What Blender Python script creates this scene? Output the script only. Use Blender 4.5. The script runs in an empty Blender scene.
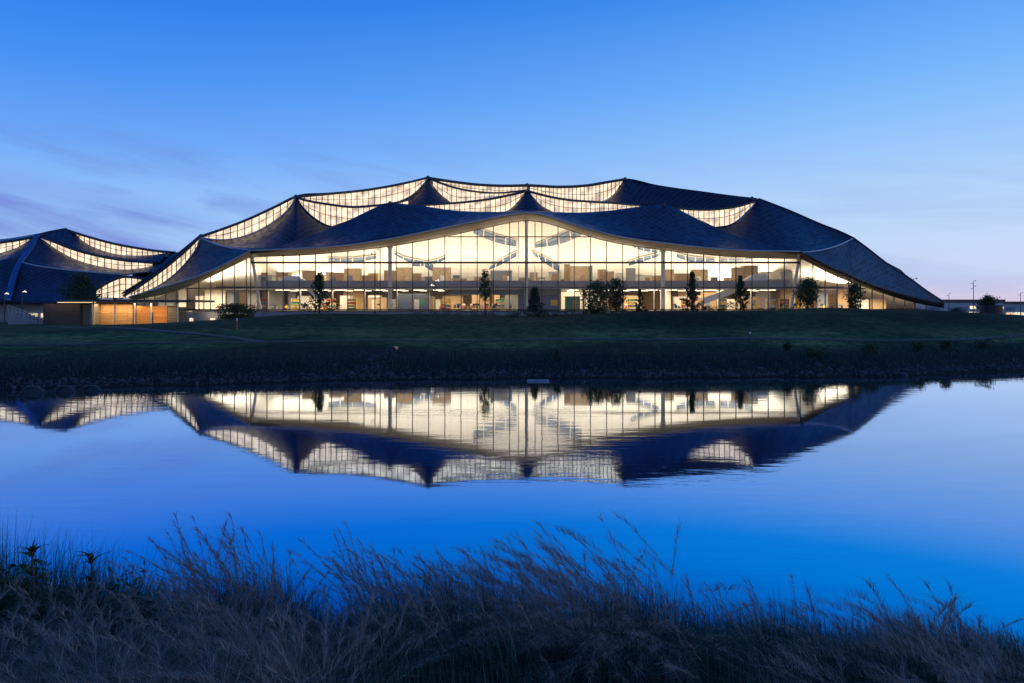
import bpy, bmesh, math, random
import numpy as np
from mathutils import Vector
from mathutils.bvhtree import BVHTree

random.seed(7)
rng = np.random.default_rng(11)
scene = bpy.context.scene
COL = scene.collection

# ------------------------------------------------------------------ camera numbers
FPX, CX, HY, CZ = 683.0, 512.0, 308.0, 5.8

def W(px, py, d):
    """world point seen at picture position px,py at distance d"""
    return Vector(((px - CX) * d / FPX, d, CZ + (HY - py) * d / FPX))

def lin(c):
    return tuple(((v / 255) / 12.92 if v / 255 <= 0.04045 else ((v / 255 + 0.055) / 1.055) ** 2.4) for v in c)

# ------------------------------------------------------------------ object helpers
def link(o, parent=None):
    COL.objects.link(o)
    if parent is not None:
        o.parent = parent
    return o

def tag(o, label=None, cat=None, group=None, kind=None):
    if label: o['label'] = label
    if cat: o['category'] = cat
    if group: o['group'] = group
    if kind: o['kind'] = kind
    return o

def empty(name, loc=(0, 0, 0), label=None, cat=None, group=None, rz=0):
    o = bpy.data.objects.new(name, None)
    link(o)
    o.location = loc
    o.rotation_euler = (0, 0, rz)
    return tag(o, label, cat, group)

class MB:
    """collects faces for one mesh"""
    def __init__(self):
        self.v, self.f, self.uv, self.mi = [], [], [], []
        self.cur = 0

    def face(self, pts, uv=None):
        b = len(self.v)
        self.v.extend([tuple(p) for p in pts])
        self.f.append(tuple(range(b, b + len(pts))))
        self.uv.append(uv or [(p[0], p[2]) for p in pts])
        self.mi.append(self.cur)

    def box(self, x0, x1, y0, y1, z0, z1):
        P = [(x, y, z) for z in (z0, z1) for y in (y0, y1) for x in (x0, x1)]
        for q in ((0, 2, 3, 1), (4, 5, 7, 6), (0, 1, 5, 4), (2, 6, 7, 3), (0, 4, 6, 2), (1, 3, 7, 5)):
            self.face([P[i] for i in q])
        return self

    def bar(self, p0, p1, r, n=6, r1=None, sq=False):
        p0, p1 = Vector(p0), Vector(p1)
        d = (p1 - p0)
        if d.length < 1e-6: return self
        d.normalize()
        a = Vector((0, 0, 1)) if abs(d.z) < 0.9 else Vector((1, 0, 0))
        u = d.cross(a).normalized(); w = d.cross(u).normalized()
        r1 = r if r1 is None else r1
        off = math.pi / n if sq else 0
        A = [p0 + (u * math.cos(off + 2 * math.pi * i / n) + w * math.sin(off + 2 * math.pi * i / n)) * r for i in range(n)]
        B = [p1 + (u * math.cos(off + 2 * math.pi * i / n) + w * math.sin(off + 2 * math.pi * i / n)) * r1 for i in range(n)]
        for i in range(n):
            j = (i + 1) % n
            self.face([A[i], A[j], B[j], B[i]])
        self.face(A[::-1]); self.face(B)
        return self

    def tube(self, pts, r, n=6, r1=None):
        """one joined skin along a polyline"""
        pts = [Vector(p) for p in pts]
        m = len(pts)
        rings = []
        for k, p in enumerate(pts):
            d = (pts[min(k + 1, m - 1)] - pts[max(k - 1, 0)]).normalized()
            a = Vector((0, 0, 1)) if abs(d.z) < 0.9 else Vector((1, 0, 0))
            u = d.cross(a).normalized(); w = d.cross(u).normalized()
            rr = r if r1 is None else r + (r1 - r) * k / (m - 1)
            rings.append([p + (u * math.cos(2 * math.pi * i / n) + w * math.sin(2 * math.pi * i / n)) * rr for i in range(n)])
        b = len(self.v)
        for R in rings: self.v.extend([tuple(p) for p in R])
        for k in range(m - 1):
            for i in range(n):
                j = (i + 1) % n
                self.f.append((b + k * n + i, b + k * n + j, b + (k + 1) * n + j, b + (k + 1) * n + i))
                self.uv.append([(i, k), (i + 1, k), (i + 1, k + 1), (i, k + 1)]); self.mi.append(self.cur)
        for q in (tuple(range(b, b + n))[::-1], tuple(range(b + (m - 1) * n, b + m * n))):
            self.f.append(q); self.uv.append([(0, 0)] * n); self.mi.append(self.cur)
        return self

    def grid(self, rows, uvrows):
        """rows of points of equal length -> one welded sheet"""
        n = len(rows[0]); b = len(self.v)
        for R in rows: self.v.extend([tuple(p) for p in R])
        for i in range(len(rows) - 1):
            for j in range(n - 1):
                self.f.append((b + i * n + j, b + i * n + j + 1, b + (i + 1) * n + j + 1, b + (i + 1) * n + j))
                self.uv.append([uvrows[i][j], uvrows[i][j + 1], uvrows[i + 1][j + 1], uvrows[i + 1][j]]); self.mi.append(self.cur)
        return self

    def build(self, name, mat, parent=None, smooth=False, thick=None):
        me = bpy.data.meshes.new(name)
        me.from_pydata(self.v, [], self.f)
        uvl = me.uv_layers.new(name='UVMap')
        flat = [c for fu in self.uv for p in fu for c in p]
        uvl.data.foreach_set('uv', flat)
        for m in (mat if isinstance(mat, (list, tuple)) else [mat]): me.materials.append(m)
        me.polygons.foreach_set('material_index', self.mi)
        if smooth: me.polygons.foreach_set('use_smooth', [True] * len(me.polygons))
        me.update()
        o = bpy.data.objects.new(name, me)
        link(o, parent)
        if thick:
            md = o.modifiers.new('thickness', 'SOLIDIFY'); md.thickness = thick; md.offset = 0
        return o

def np_mesh(name, verts, faces, mat, parent=None, rnd=None, along=None, smooth=True):
    """quads from numpy arrays; rnd / along become point attributes"""
    me = bpy.data.meshes.new(name)
    nv, nf = len(verts), len(faces)
    me.vertices.add(nv); me.vertices.foreach_set('co', np.asarray(verts, np.float32).ravel())
    me.loops.add(nf * 4); me.loops.foreach_set('vertex_index', np.asarray(faces, np.int32).ravel())
    me.polygons.add(nf)
    me.polygons.foreach_set('loop_start', np.arange(0, nf * 4, 4, dtype=np.int32))
    if smooth: me.polygons.foreach_set('use_smooth', np.ones(nf, bool))
    for nm, arr in (('rnd', rnd), ('along', along)):
        if arr is not None:
            a = me.attributes.new(nm, 'FLOAT', 'POINT'); a.data.foreach_set('value', np.asarray(arr, np.float32))
    me.update(calc_edges=True)
    me.materials.append(mat)
    o = bpy.data.objects.new(name, me)
    return link(o, parent)

# ------------------------------------------------------------------ materials
def mat_new(name):
    m = bpy.data.materials.new(name); m.use_nodes = True
    nt = m.node_tree
    return m, nt, nt.nodes.get('Principled BSDF')

def N(nt, t, **kw):
    n = nt.nodes.new(t)
    for k, v in kw.items():
        if k.startswith('i_'):
            n.inputs[k[2:].replace('_', ' ')].default_value = v
        else:
            setattr(n, k, v)
    return n

def ramp(nt, stops, interp='LINEAR'):
    r = nt.nodes.new('ShaderNodeValToRGB'); cr = r.color_ramp; cr.interpolation = interp
    while len(cr.elements) < len(stops): cr.elements.new(0.5)
    for e, (p, c) in zip(cr.elements, stops):
        e.position = p; e.color = (*c, 1) if len(c) == 3 else c
    return r

def simple(name, col, rough=0.6, metal=0.0, var=0.15, scale=3.0, bump=0.0):
    m, nt, b = mat_new(name)
    L = nt.links.new
    tc = N(nt, 'ShaderNodeTexCoord')
    no = N(nt, 'ShaderNodeTexNoise', i_Scale=scale, i_Detail=5.0)
    L(tc.outputs['Object'], no.inputs['Vector'])
    r = ramp(nt, [(0.3, tuple(c * (1 - var) for c in col)), (0.7, tuple(min(1, c * (1 + var)) for c in col))])
    L(no.outputs['Fac'], r.inputs['Fac']); L(r.outputs['Color'], b.inputs['Base Color'])
    b.inputs['Roughness'].default_value = rough; b.inputs['Metallic'].default_value = metal
    if bump:
        bp = N(nt, 'ShaderNodeBump', i_Strength=bump, i_Distance=0.05)
        L(no.outputs['Fac'], bp.inputs['Height']); L(bp.outputs['Normal'], b.inputs['Normal'])
    return m

def emit(name, col, strength):
    m, nt, b = mat_new(name)
    b.inputs['Base Color'].default_value = (0.5, 0.5, 0.5, 1)
    b.inputs['Emission Color'].default_value = (*col, 1); b.inputs['Emission Strength'].default_value = strength
    return m

def roof_material(name, base, dark):
    """overlapping scale panels: diagonal lattice with joints, per panel tone, slight tilt"""
    m, nt, b = mat_new(name); L = nt.links.new
    uv = N(nt, 'ShaderNodeUVMap', uv_map='UVMap')
    mp = N(nt, 'ShaderNodeMapping'); mp.inputs['Rotation'].default_value = (0, 0, math.radians(45))
    L(uv.outputs['UV'], mp.inputs['Vector'])
    br = N(nt, 'ShaderNodeTexBrick', offset=0.0, i_Scale=1.0)
    br.inputs['Brick Width'].default_value = 1.05; br.inputs['Row Height'].default_value = 1.05
    br.inputs['Mortar Size'].default_value = 0.07; br.inputs['Mortar Smooth'].default_value = 0.3
    br.inputs['Color1'].default_value = (*base, 1); br.inputs['Color2'].default_value = (*dark, 1)
    br.inputs['Mortar'].default_value = (0.07, 0.075, 0.09, 1)
    L(mp.outputs['Vector'], br.inputs['Vector'])
    no = N(nt, 'ShaderNodeTexNoise', i_Scale=0.16, i_Detail=3.0)
    L(uv.outputs['UV'], no.inputs['Vector'])
    mx = N(nt, 'ShaderNodeMix', data_type='RGBA', blend_type='MULTIPLY'); mx.inputs[0].default_value = 0.5
    r = ramp(nt, [(0.3, (0.55, 0.55, 0.6)), (0.7, (1, 1, 1))])
    L(no.outputs['Fac'], r.inputs['Fac']); L(br.outputs['Color'], mx.inputs[6]); L(r.outputs['Color'], mx.inputs[7])
    L(mx.outputs[2], b.inputs['Base Color'])
    wn = N(nt, 'ShaderNodeTexWhiteNoise', noise_dimensions='2D')
    sn = N(nt, 'ShaderNodeVectorMath', operation='SNAP'); sn.inputs[1].default_value = (1.05, 1.05, 1)
    L(mp.outputs['Vector'], sn.inputs[0]); L(sn.outputs[0], wn.inputs['Vector'])
    mr = N(nt, 'ShaderNodeMapRange'); mr.inputs['To Min'].default_value = 0.3; mr.inputs['To Max'].default_value = 0.5
    L(wn.outputs['Value'], mr.inputs['Value']); L(mr.outputs['Result'], b.inputs['Roughness'])
    b.inputs['Metallic'].default_value = 0.2; b.inputs['Specular IOR Level'].default_value = 0.42
    bp = N(nt, 'ShaderNodeBump', i_Strength=0.4, i_Distance=0.06)
    L(br.outputs['Fac'], bp.inputs['Height']); bp.invert = True
    L(bp.outputs['Normal'], b.inputs['Normal'])
    return m

def lit_pane(name, col, s0, s1):
    """a lit window: the pale room behind glows unevenly through it"""
    m, nt, b = mat_new(name); L = nt.links.new
    uv = N(nt, 'ShaderNodeUVMap', uv_map='UVMap')
    no = N(nt, 'ShaderNodeTexNoise', i_Scale=0.45, i_Detail=4.0)
    L(uv.outputs['UV'], no.inputs['Vector'])
    br = N(nt, 'ShaderNodeTexBrick', offset=0.5, i_Scale=1.0)
    br.inputs['Brick Width'].default_value = 2.6; br.inputs['Row Height'].default_value = 0.55
    br.inputs['Mortar Size'].default_value = 0.035
    br.inputs['Color1'].default_value = (1, 1, 1, 1); br.inputs['Color2'].default_value = (0.82, 0.8, 0.78, 1)
    br.inputs['Mortar'].default_value = (0.75, 0.7, 0.64, 1)
    L(uv.outputs['UV'], br.inputs['Vector'])
    mr = N(nt, 'ShaderNodeMapRange'); mr.inputs['From Min'].default_value = 0.3; mr.inputs['From Max'].default_value = 0.7
    mr.inputs['To Min'].default_value = s0; mr.inputs['To Max'].default_value = s1
    L(no.outputs['Fac'], mr.inputs['Value'])
    mx = N(nt, 'ShaderNodeMix', data_type='RGBA', blend_type='MULTIPLY'); mx.inputs[0].default_value = 1
    mx.inputs[6].default_value = (*col, 1); L(br.outputs['Color'], mx.inputs[7])
    L(mx.outputs[2], b.inputs['Emission Color']); L(mr.outputs['Result'], b.inputs['Emission Strength'])
    b.inputs['Base Color'].default_value = (0.2, 0.2, 0.2, 1); b.inputs['Roughness'].default_value = 0.1
    return m

def glass_material(name, tint, refl=0.8):
    m, nt, b = mat_new(name); L = nt.links.new
    nt.nodes.remove(b)
    out = nt.nodes.get('Material Output')
    tr = N(nt, 'ShaderNodeBsdfTransparent'); tr.inputs['Color'].default_value = (*tint, 1)
    gl = N(nt, 'ShaderNodeBsdfGlossy'); gl.inputs['Roughness'].default_value = 0.02
    fr = N(nt, 'ShaderNodeFresnel'); fr.inputs['IOR'].default_value = 1.4
    ml = N(nt, 'ShaderNodeMath', operation='MULTIPLY'); ml.inputs[1].default_value = refl
    L(fr.outputs[0], ml.inputs[0])
    ms = N(nt, 'ShaderNodeMixShader')
    L(ml.outputs[0], ms.inputs[0]); L(tr.outputs[0], ms.inputs[1]); L(gl.outputs[0], ms.inputs[2])
    L(ms.outputs[0], out.inputs['Surface'])
    return m

def leaf_material(name, c0, c1, trans=0.25, rough=0.6):
    m, nt, b = mat_new(name); L = nt.links.new
    at = N(nt, 'ShaderNodeAttribute', attribute_name='rnd')
    r = ramp(nt, [(0.0, c0), (1.0, c1)])
    L(at.outputs['Fac'], r.inputs['Fac']); L(r.outputs['Color'], b.inputs['Base Color'])
    b.inputs['Roughness'].default_value = rough
    b.inputs['Specular IOR Level'].default_value = 0.25
    tl = N(nt, 'ShaderNodeBsdfTranslucent'); L(r.outputs['Color'], tl.inputs['Color'])
    ms = N(nt, 'ShaderNodeMixShader'); ms.inputs[0].default_value = trans
    out = nt.nodes.get('Material Output')
    L(b.outputs[0], ms.inputs[1]); L(tl.outputs[0], ms.inputs[2]); L(ms.outputs[0], out.inputs['Surface'])
    return m

def plank_material(name, c0, c1, row=0.22, axis='Z', rough=0.55):
    m, nt, b = mat_new(name); L = nt.links.new
    tc = N(nt, 'ShaderNodeTexCoord')
    sp = N(nt, 'ShaderNodeSeparateXYZ'); L(tc.outputs['Object'], sp.inputs[0])
    cb = N(nt, 'ShaderNodeCombineXYZ')
    ad = N(nt, 'ShaderNodeMath', operation='ADD')
    L(sp.outputs['X'], ad.inputs[0]); L(sp.outputs['Y'], ad.inputs[1])
    L(ad.outputs[0], cb.inputs['X']); L(sp.outputs['Z'], cb.inputs['Y'])
    br = N(nt, 'ShaderNodeTexBrick', offset=0.37, i_Scale=1.0)
    br.inputs['Brick Width'].default_value = 3.1; br.inputs['Row Height'].default_value = row
    br.inputs['Mortar Size'].default_value = 0.03
    br.inputs['Color1'].default_value = (*c0, 1); br.inputs['Color2'].default_value = (*c1, 1); br.inputs['Mortar'].default_value = (0.01, 0.008, 0.006, 1)
    L(cb.outputs[0], br.inputs['Vector'])
    L(br.outputs['Color'], b.inputs['Base Color']); b.inputs['Roughness'].default_value = rough
    bp = N(nt, 'ShaderNodeBump', i_Strength=0.6, i_Distance=0.03); bp.invert = True
    L(br.outputs['Fac'], bp.inputs['Height']); L(bp.outputs['Normal'], b.inputs['Normal'])
    return m

M = {}
M['roof'] = roof_material('roof_panels', (0.012, 0.020, 0.050), (0.006, 0.011, 0.028))
M['ridge'] = simple('blue_ridge_metal', (0.05, 0.12, 0.26), 0.3, 0.6, 0.1)
M['trim'] = simple('pale_metal_trim', (0.42, 0.42, 0.43), 0.4, 0.5, 0.08)
M['beam'] = simple('dark_edge_beam', (0.06, 0.06, 0.065), 0.5, 0.3, 0.1)
M['fascia'] = simple('fascia_metal', (0.42, 0.34, 0.25), 0.5, 0.0, 0.06, 0.6)
M['mullion'] = simple('grey_mullion', (0.07, 0.062, 0.055), 0.5, 0.2, 0.1)
M['steel'] = simple('column_paint', (0.55, 0.53, 0.5), 0.4, 0.1, 0.06)
M['pane'] = lit_pane('lit_clerestory', (1.0, 0.78, 0.52), 0.45, 1.9)
M['pane_far'] = lit_pane('lit_clerestory_neighbour', (1.0, 0.77, 0.52), 0.6, 1.9)
M['glass'] = glass_material('facade_glass', (0.94, 0.95, 0.93))
M['ceil'] = None
M['concrete'] = simple('concrete', (0.27, 0.26, 0.25), 0.8, 0, 0.12, 0.8, 0.1)
M['slab'] = simple('slab_edge', (0.30, 0.28, 0.26), 0.7, 0, 0.1, 0.8)
M['floor'] = simple('office_floor', (0.38, 0.33, 0.28), 0.5, 0, 0.1, 0.7)
M['tan'] = simple('tan_board', (0.52, 0.36, 0.20), 0.6, 0, 0.15, 1.5)
M['oak'] = simple('oak_board', (0.42, 0.28, 0.15), 0.6, 0, 0.15, 1.5)
M['grey'] = simple('grey_board', (0.20, 0.21, 0.21), 0.6, 0, 0.1, 1.5)
M['slate'] = simple('blue_grey_board', (0.16, 0.19, 0.25), 0.6, 0, 0.1, 1.5)
M['green'] = simple('green_board', (0.10, 0.30, 0.16), 0.6, 0, 0.12, 1.5)
M['white'] = simple('white_board', (0.75, 0.73, 0.68), 0.6, 0, 0.05, 1.5)
M['yellow'] = simple('yellow_board', (0.75, 0.5, 0.06), 0.55, 0, 0.1, 2)
M['red'] = simple('red_fabric', (0.55, 0.10, 0.05), 0.7, 0, 0.15, 4)
M['black'] = simple('black_plastic', (0.025, 0.025, 0.028), 0.4, 0, 0.2, 4)
M['lamp'] = emit('lamp_warm', (1.0, 0.83, 0.58), 5.0)
M['lamp_soft'] = emit('lamp_soft', (1.0, 0.70, 0.36), 1.6)
M['lamp_white'] = emit('lamp_white', (1.0, 0.88, 0.7), 1.6)
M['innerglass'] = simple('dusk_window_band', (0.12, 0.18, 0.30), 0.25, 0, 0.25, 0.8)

def ceiling_material():
    m, nt, b = mat_new('white_canopy_lining'); L = nt.links.new
    uv = N(nt, 'ShaderNodeUVMap', uv_map='UVMap')
    br = N(nt, 'ShaderNodeTexBrick', offset=0.5, i_Scale=1.0)
    br.inputs['Brick Width'].default_value = 3.4; br.inputs['Row Height'].default_value = 1.3
    br.inputs['Mortar Size'].default_value = 0.035
    br.inputs['Color1'].default_value = (0.82, 0.8, 0.76, 1); br.inputs['Color2'].default_value = (0.76, 0.74, 0.7, 1)
    br.inputs['Mortar'].default_value = (0.5, 0.46, 0.4, 1)
    L(uv.outputs['UV'], br.inputs['Vector']); L(br.outputs['Color'], b.inputs['Base Color'])
    b.inputs['Roughness'].default_value = 0.8
    return m
M['ceil'] = ceiling_material()

# ------------------------------------------------------------------ terrain
PX_ = np.array([-80, 0, 3, 5, 8, 11, 12.5, 16, 48, 53.5, 55, 57.5, 60, 63, 75, 90, 105, 120, 134, 4000.])
PZ_ = np.array([4.8, 4.2, 3.6, 2.9, 1.5, .1, -.6, -1.6, -1.6, -.35, .05, .6, 1.1, 1.5, 2.35, 2.95, 3.45, 3.95, 4.2, 4.2])
DSX = np.array([-200, -60, -35, -28, -20, -10, 0, 25, 35, 46, 80, 200.])
DSY = np.array([-14, -10, -6.5, -4.5, -2.5, 0, 1, 2, 3.5, 8, 25, 60.])

def sstep(x, a, b):
    t = np.clip((x - a) / (b - a), 0, 1); return t * t * (3 - 2 * t)

def terrain(x, y):
    x = np.asarray(x, float); y = np.asarray(y, float)
    ds = np.interp(x, DSX, DSY) + 0.5 * np.sin(x * 0.35) * 0.6 + 0.25 * np.sin(x * 0.9 + 1)
    ye = np.where(y > 30, y - ds * np.clip((130 - y) / 70, 0, 1), y)
    z = np.interp(ye, PX_, PZ_)
    left = sstep(-x, 30, 60); right = sstep(x, 85, 130)
    far = sstep(y, 95, 125)
    z = z + far * (1 - left) * (1 - right) * (0.15 + 0.6 * sstep(x, 2, 22)) - far * left * 1.35 - far * right * 1.9
    def mound(cx, cy, rx, ry, h, p=2.5):
        return h * np.exp(-np.abs((x - cx) / rx) ** p) * np.exp(-np.abs((y - cy) / ry) ** 2)
    z = z + mound(25, 91, 23, 13, 2.35) + mound(57, 103, 21, 13, 2.15, 3) + mound(-21, 99, 25, 11, 1.6, 3) + mound(-45, 84, 14, 8, 0.3)
    z = z + (ye > 62) * 0.06 * (np.sin(x * 0.31 + y * 0.17) + np.sin(x * 0.13 - y * 0.23 + 2))
    z = np.where(y < 12, z + 0.12 * np.sin(x * 1.3 + 1) * np.sin(y * 1.1 + x * 0.6), z)
    return z

def tz(x, y): return float(terrain(x, y))

def ground_material():
    m, nt, b = mat_new('lawn_and_bank'); L = nt.links.new
    tc = N(nt, 'ShaderNodeTexCoord')
    n1 = N(nt, 'ShaderNodeTexNoise', i_Scale=0.07, i_Detail=7.0); L(tc.outputs['Object'], n1.inputs['Vector'])
    n2 = N(nt, 'ShaderNodeTexNoise', i_Scale=0.9, i_Detail=10.0, i_Roughness=0.65); L(tc.outputs['Object'], n2.inputs['Vector'])
    r1 = ramp(nt, [(0.38, (0.014, 0.034, 0.014)), (0.5, (0.036, 0.070, 0.026)), (0.6, (0.075, 0.105, 0.042))])
    L(n1.outputs['Fac'], r1.inputs['Fac'])
    r2 = ramp(nt, [(0.34, (0.35, 0.35, 0.35)), (0.66, (1.45, 1.45, 1.35))]); L(n2.outputs['Fac'], r2.inputs['Fac'])
    mx = N(nt, 'ShaderNodeMix', data_type='RGBA', blend_type='MULTIPLY'); mx.inputs[0].default_value = 1
    L(r1.outputs['Color'], mx.inputs[6]); L(r2.outputs['Color'], mx.inputs[7])
    # mound shading put into the turf colour by height: lighter low down, darker up
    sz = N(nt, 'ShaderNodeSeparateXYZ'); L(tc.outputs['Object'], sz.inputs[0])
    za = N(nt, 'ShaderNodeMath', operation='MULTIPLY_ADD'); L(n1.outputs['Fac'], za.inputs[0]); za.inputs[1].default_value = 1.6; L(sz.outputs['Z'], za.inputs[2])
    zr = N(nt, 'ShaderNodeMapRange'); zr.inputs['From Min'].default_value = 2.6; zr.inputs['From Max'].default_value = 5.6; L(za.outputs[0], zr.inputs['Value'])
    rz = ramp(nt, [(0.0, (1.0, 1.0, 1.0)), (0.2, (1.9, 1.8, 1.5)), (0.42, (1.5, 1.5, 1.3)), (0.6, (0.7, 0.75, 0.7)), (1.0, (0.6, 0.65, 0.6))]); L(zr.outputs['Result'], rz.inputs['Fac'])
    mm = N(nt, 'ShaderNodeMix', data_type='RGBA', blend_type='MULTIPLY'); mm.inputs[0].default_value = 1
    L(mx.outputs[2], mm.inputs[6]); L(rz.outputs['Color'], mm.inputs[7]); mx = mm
    # bare soil where the bank drops to the water
    sp = N(nt, 'ShaderNodeSeparateXYZ'); L(tc.outputs['Object'], sp.inputs[0])
    ad = N(nt, 'ShaderNodeMath', operation='ADD'); L(sp.outputs['Z'], ad.inputs[0])
    ml = N(nt, 'ShaderNodeMath', operation='MULTIPLY'); ml.inputs[1].default_value = 0.8; L(n2.outputs['Fac'], ml.inputs[0]); L(ml.outputs[0], ad.inputs[1])
    mr = N(nt, 'ShaderNodeMapRange'); mr.inputs['From Min'].default_value = 1.7; mr.inputs['From Max'].default_value = 2.5
    L(ad.outputs[0], mr.inputs['Value'])
    mx2 = N(nt, 'ShaderNodeMix', data_type='RGBA'); L(mr.outputs['Result'], mx2.inputs[0])
    mx2.inputs[6].default_value = (0.028, 0.026, 0.02, 1); L(mx.outputs[2], mx2.inputs[7])
    L(mx2.outputs[2], b.inputs['Base Color']); b.inputs['Roughness'].default_value = 0.95
    b.inputs['Specular IOR Level'].default_value = 0.1
    bp = N(nt, 'ShaderNodeBump', i_Strength=0.9, i_Distance=0.35); L(n2.outputs['Fac'], bp.inputs['Height']); L(bp.outputs['Normal'], b.inputs['Normal'])
    return m

def build_ground():
    xs = np.unique(np.concatenate([np.linspace(-3000, -300, 14), np.linspace(-300, -90, 22), np.linspace(-90, 110, 201), np.linspace(110, 320, 22), np.linspace(320, 3000, 14)]))
    ys = np.unique(np.concatenate([np.linspace(-200, -10, 8), np.linspace(-10, 18, 57), np.linspace(18, 46, 12), np.linspace(46, 140, 141), np.linspace(140, 400, 27), np.linspace(400, 4000, 12)]))
    X, Y = np.meshgrid(xs, ys)
    Z = terrain(X, Y)
    V = np.stack([X, Y, Z], -1).reshape(-1, 3)
    nx, ny = len(xs), len(ys)
    I, J = np.meshgrid(np.arange(nx - 1), np.arange(ny - 1))
    a = (J * nx + I).ravel()
    F = np.stack([a, a + 1, a + nx + 1, a + nx], -1)
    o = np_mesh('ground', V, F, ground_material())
    o['kind'] = 'structure'
build_ground()

# water sheet
def water():
    m, nt, b = mat_new('pond_water'); L = nt.links.new
    nt.nodes.remove(b); out = nt.nodes.get('Material Output')
    tc = N(nt, 'ShaderNodeTexCoord')
    mp = N(nt, 'ShaderNodeMapping'); mp.inputs['Scale'].default_value = (0.35, 1.2, 1); L(tc.outputs['Object'], mp.inputs['Vector'])
    n1 = N(nt, 'ShaderNodeTexNoise', i_Scale=1.2, i_Detail=4.0); L(mp.outputs['Vector'], n1.inputs['Vector'])
    n2 = N(nt, 'ShaderNodeTexNoise', i_Scale=0.05, i_Detail=2.0); L(tc.outputs['Object'], n2.inputs['Vector'])
    r2 = ramp(nt, [(0.42, (0.15,) * 3), (0.62, (1,) * 3)]); L(n2.outputs['Fac'], r2.inputs['Fac'])
    st = N(nt, 'ShaderNodeMath', operation='MULTIPLY'); st.inputs[1].default_value = 0.075; L(r2.outputs['Color'], st.inputs[0])
    bp = N(nt, 'ShaderNodeBump', i_Distance=0.1); L(st.outputs[0], bp.inputs['Strength']); L(n1.outputs['Fac'], bp.inputs['Height'])
    gl = N(nt, 'ShaderNodeBsdfGlossy'); gl.inputs['Roughness'].default_value = 0.03
    L(bp.outputs['Normal'], gl.inputs['Normal'])
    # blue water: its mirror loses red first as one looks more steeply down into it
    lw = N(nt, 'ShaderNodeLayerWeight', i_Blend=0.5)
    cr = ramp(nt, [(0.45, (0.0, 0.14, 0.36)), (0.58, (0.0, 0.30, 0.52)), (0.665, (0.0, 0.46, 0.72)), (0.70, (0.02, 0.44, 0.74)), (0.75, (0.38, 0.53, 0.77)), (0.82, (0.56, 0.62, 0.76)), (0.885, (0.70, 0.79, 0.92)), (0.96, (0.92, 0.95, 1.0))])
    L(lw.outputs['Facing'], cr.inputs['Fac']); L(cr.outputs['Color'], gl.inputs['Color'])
    L(gl.outputs[0], out.inputs['Surface'])
    mb = MB(); mb.face([(-700, 5, 0), (700, 5, 0), (700, 130, 0), (-700, 130, 0)])
    o = mb.build('water', m); o['kind'] = 'structure'
water()

# footpaths
def ribbon(name, pts, wid, mat, lift=0.05):
    P = crv_xy(pts, 60)
    rows, uv = [], []
    for k, (x, y) in enumerate(P):
        x2, y2 = P[min(k + 1, len(P) - 1)]; x1, y1 = P[max(k - 1, 0)]
        dx, dy = x2 - x1, y2 - y1; l = math.hypot(dx, dy) or 1
        nx, ny = -dy / l, dx / l
        row = []
        for t in (-1, -0.33, 0.33, 1):
            xx, yy = x + nx * wid / 2 * t, y + ny * wid / 2 * t
            row.append((xx, yy, tz(xx, yy) + lift))
        rows.append(row); uv.append([(0, k), (0.33, k), (0.66, k), (1, k)])
    o = MB().grid(rows, uv).build(name, mat, smooth=True, thick=0.06); o['kind'] = 'structure'

def catmull(P, n):
    P = np.asarray(P, float)
    d = np.concatenate([[0], np.cumsum(np.linalg.norm(np.diff(P, axis=0), axis=1))])
    t = np.linspace(0, d[-1], n)
    # monotone-ish cubic (Hermite with finite-difference tangents)
    m = np.gradient(P, d, axis=0) if len(P) > 2 else np.repeat([(P[-1] - P[0]) / d[-1]], 2, 0)
    k = np.clip(np.searchsorted(d, t) - 1, 0, len(P) - 2)
    h = (d[k + 1] - d[k])[:, None]; s = ((t - d[k])[:, None]) / h
    return (2 * s**3 - 3 * s**2 + 1) * P[k] + (s**3 - 2 * s**2 + s) * h * m[k] + (-2 * s**3 + 3 * s**2) * P[k + 1] + (s**3 - s**2) * h * m[k + 1]

def crv_xy(pts, n): return [tuple(p) for p in catmull(pts, n)]

def traced(pts, n):
    """smooth traced curve; a point with a 4th entry is a sharp corner"""
    cut = [0] + [i for i, p in enumerate(pts[1:-1], 1) if len(p) > 3] + [len(pts) - 1]
    P = np.array([p[:3] for p in pts], float)
    if len(cut) == 2: return catmull(P, n)
    ln = [np.linalg.norm(np.diff(P[a:b + 1], axis=0), axis=1).sum() for a, b in zip(cut, cut[1:])]
    out = []
    left = n - 1
    for q, (a, b) in enumerate(zip(cut, cut[1:])):
        m = max(2, round((n - 1) * ln[q] / sum(ln))) if q < len(ln) - 1 else left
        m = max(1, min(m, left - (len(ln) - 1 - q))); left -= m
        c = catmull(P[a:b + 1], m + 1)
        out.append(c if q == 0 else c[1:])
    return np.concatenate(out)

def C(pts, n=24):
    """picture-traced curve with its own distances -> world points"""
    return [W(*p) for p in traced(pts, n)]

M['path'] = simple('pale_path', (0.06, 0.063, 0.055), 0.9, 0, 0.35, 1.2)
ribbon('path', [(-85, 66), (-45, 66.5), (-30, 69), (-16, 72.5), (0, 74), (20, 73), (45, 75), (62, 83), (90, 92)], 0.8, M['path'], .03)
ribbon('path', [(-62, 92), (-48, 84), (-41, 80), (-32, 76), (-26, 70.2)], 1.3, M['path'], .03)

# ------------------------------------------------------------------ main building
def loft_rows(A, B, nv, sag=0.0):
    rows, uvs = [], []
    la = [0]
    for i in range(1, len(A)): la.append(la[-1] + ((A[i] - A[i - 1]).length + (B[i] - B[i - 1]).length) / 2)
    lw = sum((a - b).length for a, b in zip(A, B)) / len(A)
    for j in range(nv + 1):
        t = j / nv
        rows.append([a.lerp(b, t) + Vector((0, 0, -sag * 4 * t * (1 - t))) for a, b in zip(A, B)])
        uvs.append([(l, t * lw) for l in la])
    return rows, uvs

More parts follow.
